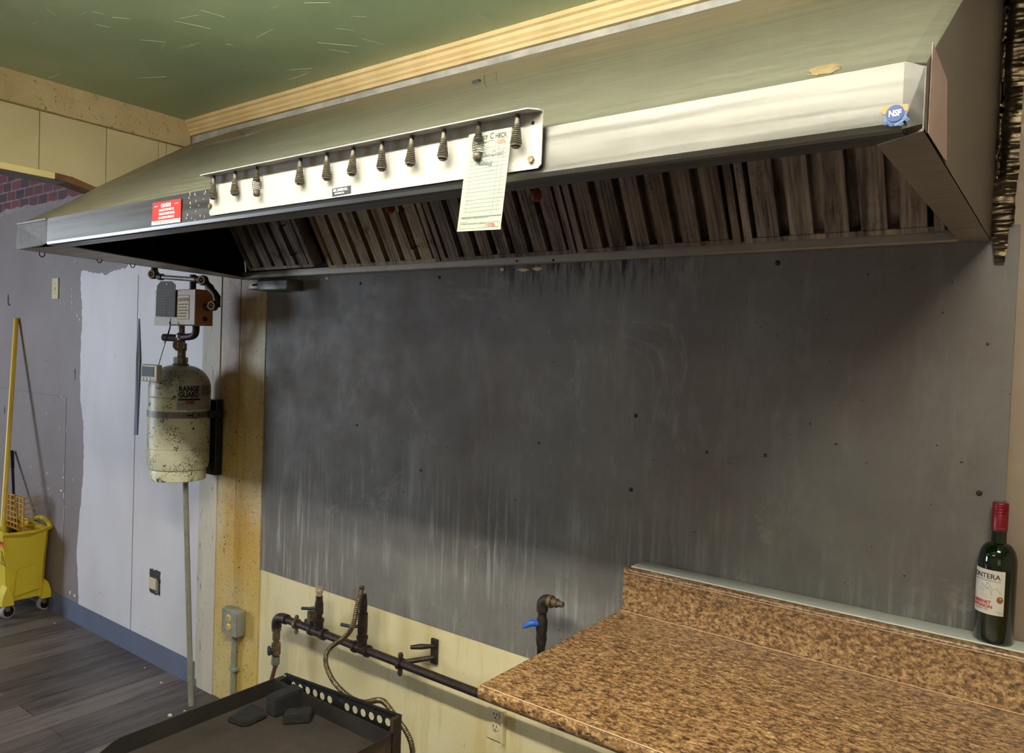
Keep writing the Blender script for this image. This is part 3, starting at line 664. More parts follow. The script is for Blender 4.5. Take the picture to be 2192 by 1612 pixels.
for j in range(rows):
    for i in range(cols): mb.bm.faces.new((vs[j][i], vs[j][i + 1], vs[j + 1][i + 1], vs[j + 1][i]))
bmesh.ops.solidify(mb.bm, geom=mb.bm.faces[:], thickness=.0004)
tag(mb.build('foil_tape', X['foil'], None, 50), 'wrinkled aluminium foil tape sealing right end of hood to the wall', 'tape')
bl = thing('vapour_box', 'small grey metal box under the left back end of the hood', 'metal box', (-2.65, -.03, 1.86))
MB().box((-2.70, -.085, 1.838), (-2.50, -.007, 1.880), bev=.006).build('cover', X['galv'], bl, 40)
MB().box((-2.775, -.075, 1.845), (-2.702, -.007, 1.888), bev=.004).build('end_box', X['rail'], bl, 40)
MB().cyl((-2.705, -.078, 1.864), (-2.72, -.092, 1.860), .004).build('knob', X['iron'], bl)

# ================================================================== FIRE SUPPRESSION TANK
TX, TY = -3.115, -.172
tk = thing('fire_suppression_tank', 'dirty cream fire suppression cylinder strapped to the wall beside hood', 'fire suppression tank', (TX, TY, 1.01))
r = .127
prof = [(0, .112), (.002, .114), (.038, .114), (.045, .112), (.052, .121), (.075, r), (.135, r), (.1375, r - .003), (.141, r), (.36, r), (.363, r - .003), (.366, r), (.40, r)] + [(.40 + .10 * math.sin(R(a)), .028 + (r - .028) * math.cos(R(a))) for a in range(10, 91, 10)]
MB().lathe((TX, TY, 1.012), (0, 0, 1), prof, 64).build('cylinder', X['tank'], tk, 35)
MB().lathe((TX, TY, 1.512), (0, 0, 1), [(0, .033), (.006, .036), (.007, .027), (.010, .027), (.010, .030), (.034, .030), (.036, .024)], 10).build('collar', X['tank2'], tk, 30)
MB().lathe((TX, TY, 1.545), (0, 0, 1), [(0, .020), (.03, .020), (.032, .024), (.062, .024), (.066, .017), (.085, .017), (.087, .022), (.10, .022), (.11, .014), (.14, .014)], 20).build('valve_body', X['tank2'], tk, 30)
gd = Vector((.72, -.69, 0)).normalized(); gp0 = Vector((TX, TY, 1.600)) + gd * .02
ga = MB().lathe(gp0, gd, [(0, .010), (.018, .010), (.018, .023), (.032, .023), (.034, .020)], 24).build('pressure_gauge', X['tank2'], tk, 30)
MB().lathe(gp0 + gd * .0345, gd, [(0, .0195), (.0006, .0195)], 24).build('gauge_face', flat('brown_gauge_face', (120, 84, 64)), ga)
MB().box(gp0 + gd * .0355 + Vector((-.001, -.001, -.012)), gp0 + gd * .0362 + Vector((.001, .001, .012))).build('gauge_needle', X['whitep'], ga)
MB().tube([(TX, TY, 1.630), (TX - .09, TY - .03, 1.632)], .016, seg=16).build('side_port', X['iron'], tk, 40)
MB().tube([(TX + .015, TY, 1.635), (TX + .085, TY + .01, 1.640), (TX + .10, TY + .01, 1.665), (TX + .095, TY + .01, 1.70)], .015, seg=16, sm=2).build('elbow', X['iron'], tk, 40)
sb = MB().lathe((TX, TY, 1.289), (0, 0, 1), [(0, r + .0005), (0, r + .003), (.026, r + .003), (.026, r + .0005)], 64).build('strap', X['galv'], tk, 30)
pb = Vector((TX, TY, 1.302)) + Vector((.985, -.06, 0)) * (r + .005)
MB().box(pb + Vector((-.012, -.008, -.014)), pb + Vector((.016, .008, .014)), bev=.003).build('strap_buckle', X['tank2'], sb)
MB().cyl(pb + Vector((.004, -.034, 0)), pb + Vector((.0, .03, 0)), .0035).build('strap_bolt', X['spring'], sb)
MB().box((TX + .0, -.045, 1.02), (TX + .080, -.011, 1.36), bev=.003).build('wall_bracket', X['blackp'], tk)
MB().box((TX + .095, -.10, 1.285), (TX + .118, -.030, 1.315), bev=.003).build('bracket_arm', X['iron'], tk)
# silver label wrapped on the cylinder
def cyl_map(cx, cy, R_, a0):
    def f(x, y, z):
        a = a0 + x / R_; return Vector((cx + (R_ + z) * math.sin(a), cy - (R_ + z) * math.cos(a), y))
    return f
def wrap(name, cx, cy, R_, a0, a1, z0, z1, mat, parent, t=.0006, n=16):
    mb = MB(); v = []
    for k in range(n + 1):
        a = a0 + (a1 - a0) * k / n; v.append([mb.bm.verts.new((cx + q * math.sin(a), cy - q * math.cos(a), z)) for q in (R_, R_ + t) for z in (z0, z1)])
    for p, q in zip(v, v[1:]):
        for i, j in ((2, 3), (0, 1), (0, 2), (1, 3)): mb.bm.faces.new((p[i], p[j], q[j], q[i]))
    mb.bm.faces.new([v[0][i] for i in (0, 1, 3, 2)]); mb.bm.faces.new([v[-1][i] for i in (0, 1, 3, 2)])
    return mb.build(name, mat, parent, 50)
lb = wrap('silver_label', TX, TY, r + .0003, R(55), R(128), 1.325, 1.432, X['silver'], tk)
def rg_text(b, sz, a, z, sx, m, bold): text(b, sz, None or (0, 0, 0), XA, ZA, m, lb, fmap=lambda x, y, zz: cyl_map(TX, TY, r + .0012, R(a))(x, y + z, zz), sx=sx, bold=bold)
rg_text('RANGE', .030, 58, 1.405, .86, X['ink'], .0017); rg_text('GUARD', .030, 58, 1.380, .82, X['ink'], .0017)
wrap('black_band', TX, TY, r + .0011, R(58), R(99), 1.365, 1.374, X['ink'], lb)
mb = MB(); f = cyl_map(TX, TY, r + .0022, R(70))
mb.poly([f(.0 + .022 * math.cos(t) + .02, 1.358 + .006 * math.sin(t) * (1.3 if k % 2 else .7), 0) for k, t in enumerate([2 * math.pi * q / 16 for q in range(16)])]); mb.build('red_emblem', flat('dark_red_print', (150, 44, 44)), lb)
rg_text('FIRE SUPPRESSION SYSTEM', .0062, 58, 1.347, .92, X['ink'], 0)
wrap('text_block', TX, TY, r + .0011, R(102), R(124), 1.385, 1.428, X['tag'], lb)
# conduit from tank down to the floor
tag(MB().cyl((-3.045, -.125, 0.0), (-3.085, -.155, 1.015), .0115).build('floor_conduit', X['greyp'], None, 40), 'thin grey conduit pole standing on the floor under the cream tank', 'conduit')

# control box with labels
cb = thing('control_box', 'yellowed metal release box with caution label mounted above the tank', 'control box', (-3.03, -.2, 1.68))
CX0, CX1, CY0, CZ0, CZ1 = -3.195, -2.878, -.25, 1.685, 1.834
MB().box((CX0, CY0, CZ0), (CX1 - .001, -.170, CZ1), bev=.003).build('case', X['box'], cb)
MB().box((CX1 - .001, CY0 + .003, CZ0 + .001), (CX1 + .001, -.171, CZ1 - .001)).build('side_plate', X['boxs'], cb)
cl_ = [at(*p, 'y', CY0 - .0004) for p in ((379, 631), (406, 631), (406, 684), (379, 684))]
c0, c1 = cl_[3], cl_[1]
lbx = MB().box((c0.x, CY0 - .0008, c0.z), (c1.x, CY0, c1.z)).build('caution_label', X['ink'], cb)
MB().box((c0.x + .004, CY0 - .0012, c0.z + .003), (c1.x - .004, CY0, c1.z - .003)).build('label_face', flat('label_yellow', (206, 178, 118)), lbx)
text('CAUTION', .020, ((c0.x + c1.x) / 2, CY0 - .0014, c1.z - .026), XA, ZA, X['ink'], lbx, align='CENTER', sx=.9, bold=.0003)
for k, b in enumerate(('DO NOT PAINT THIS BOX', 'KEEP THE AREA CLEAR', 'SERVICE EVERY 6 MONTHS', 'BY A TRAINED PERSON', 'PULL PIN TO RELEASE')): text(b, .0085, (c0.x + .010, CY0 - .0014, c1.z - .042 - k * .0125), XA, ZA, X['ink'], lbx, sx=.75)
MB().box((CX0 + .0, CY0 - .002, CZ0 - .004), (CX0 + .13, CY0, CZ0 + .03)).build('lower_label', flat('dirty_white_label', (190, 184, 164)), cb)
MB().lathe((CX1 + .001, -.205, CZ0 + .028), (1, 0, 0), [(0, .011), (.001, .010)], 20).build('knockout', X['slot'], cb)
MB().lathe((CX1 + .001, -.205, CZ0 + .078), (1, 0, 0), [(0, .010), (.010, .016), (.022, .017), (.032, .012)], 20).build('cable_boss', X['iron'], cb, 40)
tg = [at(*p, 'y', CY0 - .006) for p in ((336, 612), (344, 602), (368, 602), (376, 610), (374, 679), (333, 677))]
ht = thing('service_tag', 'grey paper service tag hanging over left side of the control box', 'tag', tuple(tg[0]))
tp = MB().prism(tg, (0, .0012, 0)).build('tag_paper', X['tag'], ht)
MB().lathe(at(357, 608, 'y', CY0 - .007), (0, -1, 0), [(0, .0045), (.0006, .004)], 14).build('punched_hole', X['white'], tp)
mb = MB()
for k in range(9):
    a, b = at(340, 622 + k * 6, 'y', CY0 - .0075), at(370, 622 + k * 6, 'y', CY0 - .0075); mb.box(a, Vector((b.x, a.y + .0006, a.z + .0012)))
a = at(355, 640, 'y', CY0 - .0075); mb.box(a, a + Vector((.0012, .0006, -.08))); mb.build('printed_lines', flat('dark_grey_ink', (70, 70, 68)), tp)
# corner pulley pipe run
pp_ = thing('pulley_pipe', 'dark conduit run with round brass corner pulleys above control box', 'conduit', (-3.0, -.25, 1.87))
s1, s2, s3 = at(333, 588, 'y', -.25), at(440, 601, 'y', -.25), at(461, 655, 'y', -.25)
MB().tube([s1 + Vector((-.01, 0, .055)), s1 + Vector((-.01, 0, .01)), s1 + Vector((.03, 0, -.012)), s1 + Vector((.06, 0, -.012))], .014, seg=14, sm=2).build('corner_elbow', X['iron'], pp_, 40)
MB().cyl(s1 + Vector((.05, 0, -.012)), s2 + Vector((-.05, 0, .006)), .0095).build('pipe', X['galv'], pp_, 40)
MB().tube([s2 + Vector((-.06, 0, .006)), s2 + Vector((-.01, 0, .006)), s2 + Vector((.03, 0, -.03)), s3 + Vector((.012, 0, .04)), s3 + Vector((.01, 0, -.005))], .014, seg=14, sm=2, rf=lambda t: .013 + .003 * (math.sin(t * 28) > .4)).build('corner_elbow', X['iron'], pp_, 40)
for s_ in (s1, s2, s3):
    d = (CAM - s_).normalized(); d.z = 0
    MB().lathe(s_ - YA * .004, (0.35, -1, 0), [(0, .020), (.014, .021), (.018, .018)], 24).build('pulley_cap', X['iron'], pp_, 40)
    MB().lathe(s_ - YA * .004, (0.35, -1, 0), [(.017, .0185), (.021, .0175), (.021, .0115), (.017, .010)], 24).build('brass_ring', X['plateiv2'], pp_, 40)
    MB().lathe(s_ - YA * .004, (0.35, -1, 0), [(.014, .005), (.021, .004)], 12).build('brass_screw', X['oldbrass'], pp_, 40)
MB().cyl(s3 + Vector((.0, .0, .0)), (CX1 + .03, -.205, CZ0 + .078), .012).build('nipple', X['iron'], pp_, 40)
tag(MB().cyl((-2.925, -.235, CZ1), (-2.925, -.235, 1.895), .013).build('box_conduit', X['iron'], None, 40), 'short dark pipe joining the control box to the hood above', 'conduit')
# kitchen timer on a cord
t0 = at(309, 779, 'y', -.33); t1 = at(343, 819, 'y', -.33)
tm = thing('kitchen_timer', 'small ivory digital timer hanging on a cord in front of tank', 'timer', tuple(t1))
MB().box((t0.x, -.345, t1.z), (t1.x, -.322, t0.z), bev=.005).build('case', X['timer'], tm, 40)
MB().box((t0.x + .012, -.3465, t1.z + .022), (t1.x - .022, -.344, t0.z - .009), bev=.0006).build('screen', X['lcd'], tm)
for k in range(3): MB().lathe((t0.x + .02 + k * .026, -.345, t1.z + .011), (0, -1, 0), [(0, .006), (.002, .0055)], 14).build('button', X['plateiv'], tm)
cq = at(362, 690, 'y', -.27); cm = at(350, 745, 'y', -.30)
MB().tube([(t1.x - .012, -.333, t0.z - .004), cm, cm + Vector((.02, .02, .09)), cq, cq + Vector((.012, 0, .005)), cq + Vector((.004, 0, -.03)), cm + Vector((.004, 0, .02))], .0016, seg=6, sm=2).build('cord', X['ink'], tm)

# light switch cover on the far wall, broken outlet
p = at(114, 596, 'y', 0); q = at(126, 640, 'y', 0)
sw = thing('switch_plate', 'ivory switch cover plate on the grey wall', 'switch plate', ((p.x + q.x) / 2, -.003, (p.z + q.z) / 2))
MB().box((p.x, -.007, q.z), (q.x, 0, p.z), bev=.002).build('cover_plate', X['plateiv'], sw)
c = (p + q) / 2
for dz in (-.028, .028): MB().lathe((c.x, -.007, c.z + dz), (0, -1, 0), [(0, .003), (.001, .0025)], 10).build('screw', X['slot'], sw)
MB().box((c.x - .006, -.010, c.z - .010), (c.x + .006, -.006, c.z + .010), bev=.001).build('toggle', X['plateiv'], sw)
p = at(322, 1216, 'y', 0); q = at(343, 1276, 'y', 0)
bo = thing('broken_outlet', 'uncovered wall outlet set in a ragged hole of the white wall', 'outlet', ((p.x + q.x) / 2, -.003, (p.z + q.z) / 2))
MB().prism([(x, -.003, z) for x, z in jag((p.x, q.z), (q.x, q.z), 5, .004) + jag((q.x, q.z), (q.x, p.z), 8, .004) + jag((q.x, p.z), (p.x, p.z), 5, .004) + jag((p.x, p.z), (p.x, q.z), 8, .004)], (0, .002, 0)).build('hole', X['slot'], bo)
MB().box((p.x + .012, -.014, q.z + .025), (q.x - .022, -.003, p.z - .04), bev=.003).build('receptacle', X['plateiv'], bo)
MB().box((q.x - .030, -.010, q.z + .010), (q.x - .006, -.003, p.z - .045), bev=.002).build('side_strap', X['galv'], bo)

# ================================================================== SURFACE OUTLET BOX ON THE YELLOW BOARDS
def duplex(mb_parent, cx, y, cz, rad, matf):
    for dz in (-.020, .020):
        f = MB().lathe((cx, y, cz + dz), (0, -1, 0), [(0, rad), (.003, rad), (.004, rad * .9)], 24).build('receptacle_face', matf, mb_parent, 40)
        for dx, h in ((-.0065, .005), (.0065, .004)): MB().box((cx + dx - .0012, y - .0048, cz + dz - h + .003), (cx + dx + .0012, y - .0038, cz + dz + h + .003)).build('slot', X['slot'], f)
        MB().lathe((cx, y - .0038, cz + dz - .009), (0, -1, 0), [(0, .0025), (.001, .0024)], 10).build('ground_hole', X['slot'], f)
ob = thing('outlet_box', 'grey surface mounted double outlet box on the yellowed boards', 'outlet', (-2.95, -.006, .39))
a, b = at(484, 1288, 'y', -.05), at(506, 1340, 'y', -.05)
bx0, bx1, bz0, bz1 = a.x - .028, b.x + .006, .335, .450
MB().box((bx0, -.050, bz0), (bx1, -.0065, bz1), bev=.009).build('box', X['greyp'], ob, 40)
MB().box((bx0 + .003, -.053, bz0 + .003), (bx1 - .003, -.049, bz1 - .004), bev=.0015).build('cover', X['greyp'], ob)
duplex(ob, (bx0 + bx1) / 2, -.053, (bz0 + bz1) / 2, .0165, X['oly'])
MB().tube([((bx0 + bx1) / 2 + .004, -.026, bz0 + .005), ((bx0 + bx1) / 2 + .004, -.026, .29), ((bx0 + bx1) / 2 - .006, -.020, .23), ((bx0 + bx1) / 2 - .006, -.020, .0)], .0125, seg=16, sm=2).build('conduit', X['greyp'], ob, 40)
MB().box(((bx0 + bx1) / 2 - .022, -.034, .17), ((bx0 + bx1) / 2 + .020, -.0065, .185), bev=.002).build('pipe_strap', X['greyp'], ob)
mb = MB()
for u, v in ((512, 1215), (503, 1360), (500, 1445), (503, 1452), (505, 1465), (508, 1395), (480, 1150), (482, 1165), (485, 850), (480, 830), (505, 925), (512, 1030)):
    p = at(u, v, 'y', -.0066); mb.lathe(p, (0, -1, 0), [(0, .004), (.0006, .0035)], 9)
struct('nail_holes', mb, X['slot'], [o for o in COL.objects if o.name == 'trim_9'][0])
# lower outlet under the counter
ol = thing('wall_outlet', 'ivory double outlet with cover plate on the wall below countertop', 'outlet', (-1.445, 0, .36))
a = at(1045, 1530, 'y', -.006); b = at(1077, 1592, 'y', -.006)
MB().box((a.x, -.007, b.z), (b.x, 0, b.z + .118), bev=.002).build('cover_plate', X['plateiv'], ol)
duplex(ol, (a.x + b.x) / 2, -.006, b.z + .066, .0155, X['plateiv'])
MB().box((b.x, -.020, b.z - .002), (b.x + .006, -.001, b.z + .11), bev=.001).build('side_lip', X['plateiv'], ol)

# ================================================================== GAS MANIFOLD
gm = thing('gas_pipe_manifold', 'dark iron gas pipe run with two upright valves along cream wall', 'gas pipe', (-1.9, -.08, .52))
PY, PZ = -.085, .520
MB().cyl((-2.455, PY, PZ + .002), (-1.0, PY, PZ), .0145).build('main_pipe', X['iron'], gm, 40)
xe = -2.475
MB().tube([(-2.44, PY, PZ + .002), (-2.455, PY, PZ + .003), (xe - .015, PY, PZ - .002), (xe - .03, PY, PZ - .02), (xe - .03, PY, PZ - .045)], .020, seg=16, sm=2).build('elbow', X['iron'], gm, 40)
for x, w_ in ((-2.25, .03), (-2.005, .026)):
    MB().lathe((x - w_ - .012, PY, PZ), (1, 0, 0), [(0, .017), (0, .0215), (.012, .0215), (.012, .018), (2 * w_ + .012, .018), (2 * w_ + .012, .0215), (2 * w_ + .024, .0215), (2 * w_ + .024, .017)], 20).build('tee', X['iron'], gm, 40)
# first upright valve
MB().lathe((-2.247, PY, PZ + .012), (0, 0, 1), [(0, .018), (.03, .018), (.03, .021), (.04, .021), (.04, .013), (.06, .013), (.06, .017), (.10, .016), (.115, .013), (.13, .013)], 16).build('riser', X['iron'], gm, 40)
MB().lathe((-2.247, PY, PZ + .142), (0, 0, 1), [(0, .012), (.012, .012), (.012, .015), (.022, .015), (.024, .013), (.035, .013)], 6).build('riser_end', m_rust('pale_brass', (176, 156, 128), (192, 174, 148), (206, 190, 166), .4, .5, 60), gm)
vh = MB().tube([(-2.25, PY - .014, PZ + .098), (-2.262, PY - .032, PZ + .096), (-2.30, PY - .038, PZ + .090)], .006, seg=10).build('valve_handle', X['greenv'], gm, 40)
MB().box((-2.305, PY - .01, PZ + .022), (-2.288, PY + .02, PZ + .072), bev=.002).build('hanger', X['oldbrass'], gm)
MB().box((-2.325, PY - .008, PZ + .012), (-2.285, PY + .02, PZ + .034), bev=.003).build('hanger_foot', X['iron'], gm)
MB().lathe((-2.385, PY, PZ), (1, 0, 0), [(0, .017), (0, .021), (.012, .021), (.012, .017)], 16).build('pipe_clamp', X['oldbrass'], gm, 40)
for dz in (.026, -.030): MB().lathe((-2.379, PY, PZ + dz), (0, 0, 1), [(-.010, .006), (0, .009), (.008, .006)], 12).build('clamp_bolt', X['oldbrass'], gm, 40)
# second upright valve
MB().lathe((-2.003, PY, PZ + .012), (0, 0, 1), [(0, .018), (.026, .018), (.026, .021), (.036, .021), (.036, .015), (.05, .018), (.12, .018), (.12, .014), (.15, .015), (.19, .011)], 16).build('riser', X['iron'], gm, 40)
MB().tube([(-2.01, PY - .012, PZ + .085), (-2.03, PY - .04, PZ + .088), (-2.068, PY - .044, PZ + .086)], .006, seg=10).build('valve_handle', X['greenv'], gm, 40)
# left drop with shut-off
xd = xe - .03
MB().lathe((xd, PY, PZ - .045), (0, 0, -1), [(0, .019), (.012, .019), (.012, .015), (.050, .015), (.050, .012), (.062, .012), (.064, .018), (.11, .019), (.115, .013), (.125, .013)], 16).build('drop_fitting', X['oldbrass'], gm, 40)
MB().lathe((xd, PY - .012, PZ - .135), (-.5, -1, 0), [(0, .010), (.012, .010), (.012, .018), (.018, .020), (.022, .016)], 16).build('gas_cock', X['greenv'], gm, 40)
MB().lathe((xd, PY, PZ - .165), (0, 0, -1), [(0, .016), (.03, .017), (.036, .011), (.045, .009)], 12).build('drop_union', X['galv'], gm, 40)
MB().tube([(xd, PY, PZ - .20), (xd + .005, PY - .03, PZ - .28), (xd + .01, PY - .05, .03)], .0085, seg=12).build('drop_tube', m_rust('brown_copper_tube', (72, 48, 34), (92, 64, 46), (110, 80, 60), .45, .7, 30), gm, 40)
# wall bracket
MB().box((-1.735, -.012, PZ + .0), (-1.705, -.002, PZ + .088), bev=.002).build('wall_bracket', X['iron'], gm)
MB().tube([(-1.72, -.008, PZ + .062), (-1.745, -.05, PZ + .066), (-1.775, -.07, PZ + .062)], .008, seg=10, rf=lambda t: .006 + .004 * math.sin(t * 9) ** 2).build('bracket_arm', X['iron'], gm, 40)
MB().tube([(-1.72, -.008, PZ + .022), (-1.755, -.055, PZ + .018), (-1.80, -.085, PZ + .006)], .009, seg=10).build('bracket_arm', X['iron'], gm, 40)
MB().lathe((-1.815, PY, PZ), (1, 0, 0), [(0, .016), (0, .021), (.016, .021), (.016, .016)], 16).build('pipe_clamp', X['iron'], gm, 40)
for dz in (.028, -.030): MB().lathe((-1.807, PY, PZ + dz), (0, 0, 1), [(-.012, .006), (0, .010), (.010, .007)], 12).build('clamp_bolt', X['iron'], gm, 40)
# flexible hose
hp = ((775, 1258, -.13), (769, 1278, -.135), (762, 1308, -.14), (757, 1340, -.145), (739, 1365, -.15), (714, 1380, -.155), (698, 1396, -.165), (696, 1420, -.175), (709, 1453, -.185), (730, 1478, -.195), (752, 1496, -.205), (780, 1506, -.215), (798, 1500, -.22), (818, 1498, -.22), (832, 1513, -.22), (846, 1534, -.21), (863, 1555, -.20), (878, 1581, -.19), (885, 1612, -.18), (880, 1660, -.17), (860, 1740, -.15))
hpts = [at(u, v, 'y', y) for u, v, y in hp]
fh = thing('flexible_gas_hose', 'ribbed flexible metal gas hose looping from the pipe behind griddle', 'hose', tuple(hpts[-1]))
q = hpts
for _ in range(5):
    n_ = [q[0]]
    for a, b in zip(q, q[1:]): n_ += [a * .75 + b * .25, a * .25 + b * .75]
    q = n_ + [q[-1]]
MB().tube(q, .0085, seg=10, rf=lambda t: .0088 + .0011 * math.sin(t * len(q) * 1.35)).build('corrugated_tube', X['hose'], fh, 80)
MB().cyl(hpts[0] + (hpts[0] - hpts[1]).normalized() * .006, hpts[1], .0072, .0098, seg=14).build('end_fitting', X['oldbrass'], fh, 40)

# stub behind counter with blue handled valve
sv = thing('gas_stub', 'iron gas stub with elbow and small blue valve handle beside countertop', 'gas valve', (-1.214, -.1, .60))
SX = -1.214
MB().cyl((SX, -.1, .536), (SX, -.1, .755), .0125).build('pipe', X['blackp'], sv, 40)
MB().lathe((SX, -.1, .745), (0, 0, 1), [(0, .014), (.01, .015), (.02, .017), (.035, .015), (.05, .017), (.075, .017), (.09, .013), (.10, .013), (.102, .0165), (.115, .0165)], 16).build('valve_body', X['iron'], sv, 40)
MB().tube([(SX, -.1, .855), (SX, -.1, .872), (SX + .01, -.1, .884), (SX + .026, -.1, .884)], .018, seg=16, sm=2).build('elbow', X['iron'], sv, 40)
MB().lathe((SX + .022, -.1, .884), (1, 0, 0), [(0, .0185), (.012, .0185), (.012, .012), (.018, .012), (.018, .0135), (.030, .0135), (.032, .010), (.048, .008), (.050, .008), (.050, .005)], 16).build('flare_fitting', X['oldbrass'], sv, 40)
MB().tube([(SX - .008, -.11, .812), (SX - .016, -.122, .815), (SX - .026, -.128, .812), (SX - .036, -.132, .803), (SX - .044, -.134, .800)], .008, seg=12, rf=lambda t: .010 if t < .55 else .0055).build('blue_handle', X['bluev'], sv, 40)

# ================================================================== GRIDDLE
gr = thing('griddle', 'dark burnt countertop griddle with raised rim and perforated rear strip', 'griddle', (-1.87, -.75, 0))
gx0, gx1, gy1, gy0, gz = -2.166, -1.58, -.342, -1.35, .450
PZL = .397
MB().box((gx0 + .004, gy0, PZL - .012), (gx1 - .004, gy1 - .002, PZL)).build('cooking_plate', X['gplate'], gr)
MB().prism([(gx0, gy1, PZL - .03), (gx0, gy1, gz), (gx0, -.872, gz), (gx0, -.895, gz - .006), (gx0, -.95, gz - .032), (gx0, gy0, PZL + .002), (gx0, gy0, PZL - .03)], (.004, 0, 0)).build('left_rim', X['griddle'], gr)
MB().prism([(gx1, gy1, PZL - .20), (gx1, gy1, gz), (gx1, -.872, gz), (gx1, -.95, gz - .032), (gx1, gy0, PZL + .002), (gx1, gy0, PZL - .20)], (-.004, 0, 0)).build('right_rim', X['rusty'], gr)
MB().box((gx0, gy1 - .003, PZL - .01), (gx1, gy1 + .001, gz)).build('rear_rim', X['griddle'], gr)
# perforated strip with real holes
yS = -.305
mb = MB(); zt = lambda x: .459 + (.490 - .459) * (x - gx0) / (gx1 - gx0)
hc = [at(u / 4.219 + 560, v / 4.219 + 1230, 'y', yS) for u, v in ((292, 1000), (353, 1022), (418, 1045), (485, 1070), (549, 1097), (617, 1128), (772, 1195), (845, 1220), (918, 1248), (993, 1277), (1067, 1305), (1142, 1332))]
bnd = [gx0 + .02] + [(a.x + b.x) / 2 for a, b in zip(hc, hc[1:])] + [gx1]
for k, c in enumerate(hc):
    xa, xb = bnd[k], bnd[k + 1]; zb = .33; K = 24; hr = .0125
    ring = [Vector((c.x + hr * math.cos(2 * math.pi * j / K), yS, c.z + hr * math.sin(2 * math.pi * j / K))) for j in range(K)]
    out = []
    for j in range(K):
        dx, dz = math.cos(2 * math.pi * j / K), math.sin(2 * math.pi * j / K)
        ts = []
        if dx > 1e-6: ts.append((xb - c.x) / dx)
        if dx < -1e-6: ts.append((xa - c.x) / dx)
        if dz > 1e-6: ts.append((zt(c.x) - c.z) / dz)
        if dz < -1e-6: ts.append((zb - c.z) / dz)
        t_ = min(ts); out.append(Vector((c.x + dx * t_, yS, c.z + dz * t_)))
    for j in range(K):
        j2 = (j + 1) % K; mb.poly([ring[j], ring[j2], out[j2], out[j]])
    for X_, sgn in ((xa, -1), (xb, 1)):
        for Z_, s2_ in ((zt(X_), 1), (zb, -1)):
            cr = Vector((X_, yS, Z_)); o1 = min(out, key=lambda p: abs(p.x - X_) * 10 + abs(p.z - Z_)); o2 = min(out, key=lambda p: abs(p.z - Z_) * 10 + abs(p.x - X_))
            if (o1 - o2).length > 1e-4: mb.poly([cr, o1, o2])
bmesh.ops.remove_doubles(mb.bm, verts=mb.bm.verts, dist=2e-4)
bmesh.ops.solidify(mb.bm, geom=mb.bm.faces[:], thickness=.0015)
mb.build('perforated_strip', X['dark'], gr)
MB().prism([(gx0 + .018, yS - .008, zt(gx0)), (gx1, yS - .008, zt(gx1)), (gx1, yS - .008, zt(gx1) + .003), (gx0 + .018, yS - .008, zt(gx0) + .003)], (0, .010, 0)).build('strip_flange', X['dark'], gr)
MB().box((gx0 + .0, gy1, PZL - .03), (gx0 + .022, yS, gz - .002)).build('rear_corner', X['griddle'], gr)
MB().box((gx1 - .012, gy1, .20), (gx1 + .002, yS - .002, zt(gx1) + .002)).build('rear_post', X['rusty'], gr)
MB().box((gx0 + .006, gy0 + .02, .22), (gx1 - .006, gy1 - .01, PZL - .014)).build('burner_box', X['griddle'], gr)
for x in (gx0 + .03, gx1 - .07):
    for y in (gy0 + .05, gy1 - .08): MB().cyl((x + .02, y, 0), (x + .02, y, .222), .018, .022).build('leg', X['iron'], gr, 40)
# things left on the griddle
def chunk(name, label, pts, h, rot=0):
    base = [at(u, v, 'z', PZL + .0005) for u, v in pts]
    mb = MB(); mb.prism([Vector((p.x, p.y, PZL + .0005)) for p in base], (0, 0, h))
    bmesh.ops.bevel(mb.bm, geom=mb.bm.edges[:], offset=.004, segments=2, affect='EDGES')
    return tag(mb.build(name, X['brickb'], None, 40), label, 'grill block')
chunk('scouring_pad', 'flat black scouring pad lying left on the griddle plate', ((485, 1546), (516, 1557), (533, 1556), (572, 1537), (566, 1524), (540, 1513)), .014)
b1 = [at(u, v, 'z', PZL + .0005) for u, v in ((568, 1532), (585, 1537), (640, 1524), (628, 1500))]
chunk('grill_brick', 'larger tall black grill brick standing in the rear corner of griddle', ((568, 1527), (590, 1538), (650, 1512), (628, 1500)), .062)
chunk('grill_brick', 'smaller black grill brick lying in front of the tall brick', ((604, 1553), (664, 1549), (672, 1530), (614, 1535)), .030)

# ================================================================== COUNTERTOP
ct = thing('countertop', 'brown granite patterned laminate countertop with raised backsplash on right', 'countertop', (0, -.4, .9))
cx0, cx1, ZC = -.953, 1.15, .9139
prof = [(-.731, ZC - .006), (-.727, ZC - .001), (-.718, ZC + .0), (-.70, ZC - .0005), (-.115, ZC), (-.102, ZC + .001), (-.096, ZC + .004), (-.0935, ZC + .010), (-.0935, ZC + .108), (-.090, ZC + .1145), (-.084, ZC + .117), (-.075, ZC + .117), (-.075, ZC - .034), (-.712, ZC - .034), (-.722, ZC - .032), (-.729, ZC - .026), (-.731, ZC - .018)]
MB().prism([(cx0, y, z) for y, z in prof], (cx1 - cx0, 0, 0)).build('laminate_top', X['counter'], ct, 40)
tag(MB().box((cx0 + .012, -.0745, ZC + .085), (cx1, -.005, 1.0335), bev=.0015).build('filler_board', X['filler']), 'white filler strip between the counter backsplash and steel sheet', 'filler board')
bc = thing('base_cabinet', 'plain cabinet standing under the right part of the countertop', 'cabinet', (.6, -.35, 0))
MB().box((.05, -.62, .09), (1.1, -.08, ZC - .035)).build('body', X['filler'], bc)
for k in range(2): MB().box((.06 + k * .52, -.64, .11), (.57 + k * .52, -.621, ZC - .06), bev=.003).build('door', X['filler'], bc)
MB().box((.07, -.56, 0), (1.08, -.10, .09)).build('plinth', X['dark'], bc)

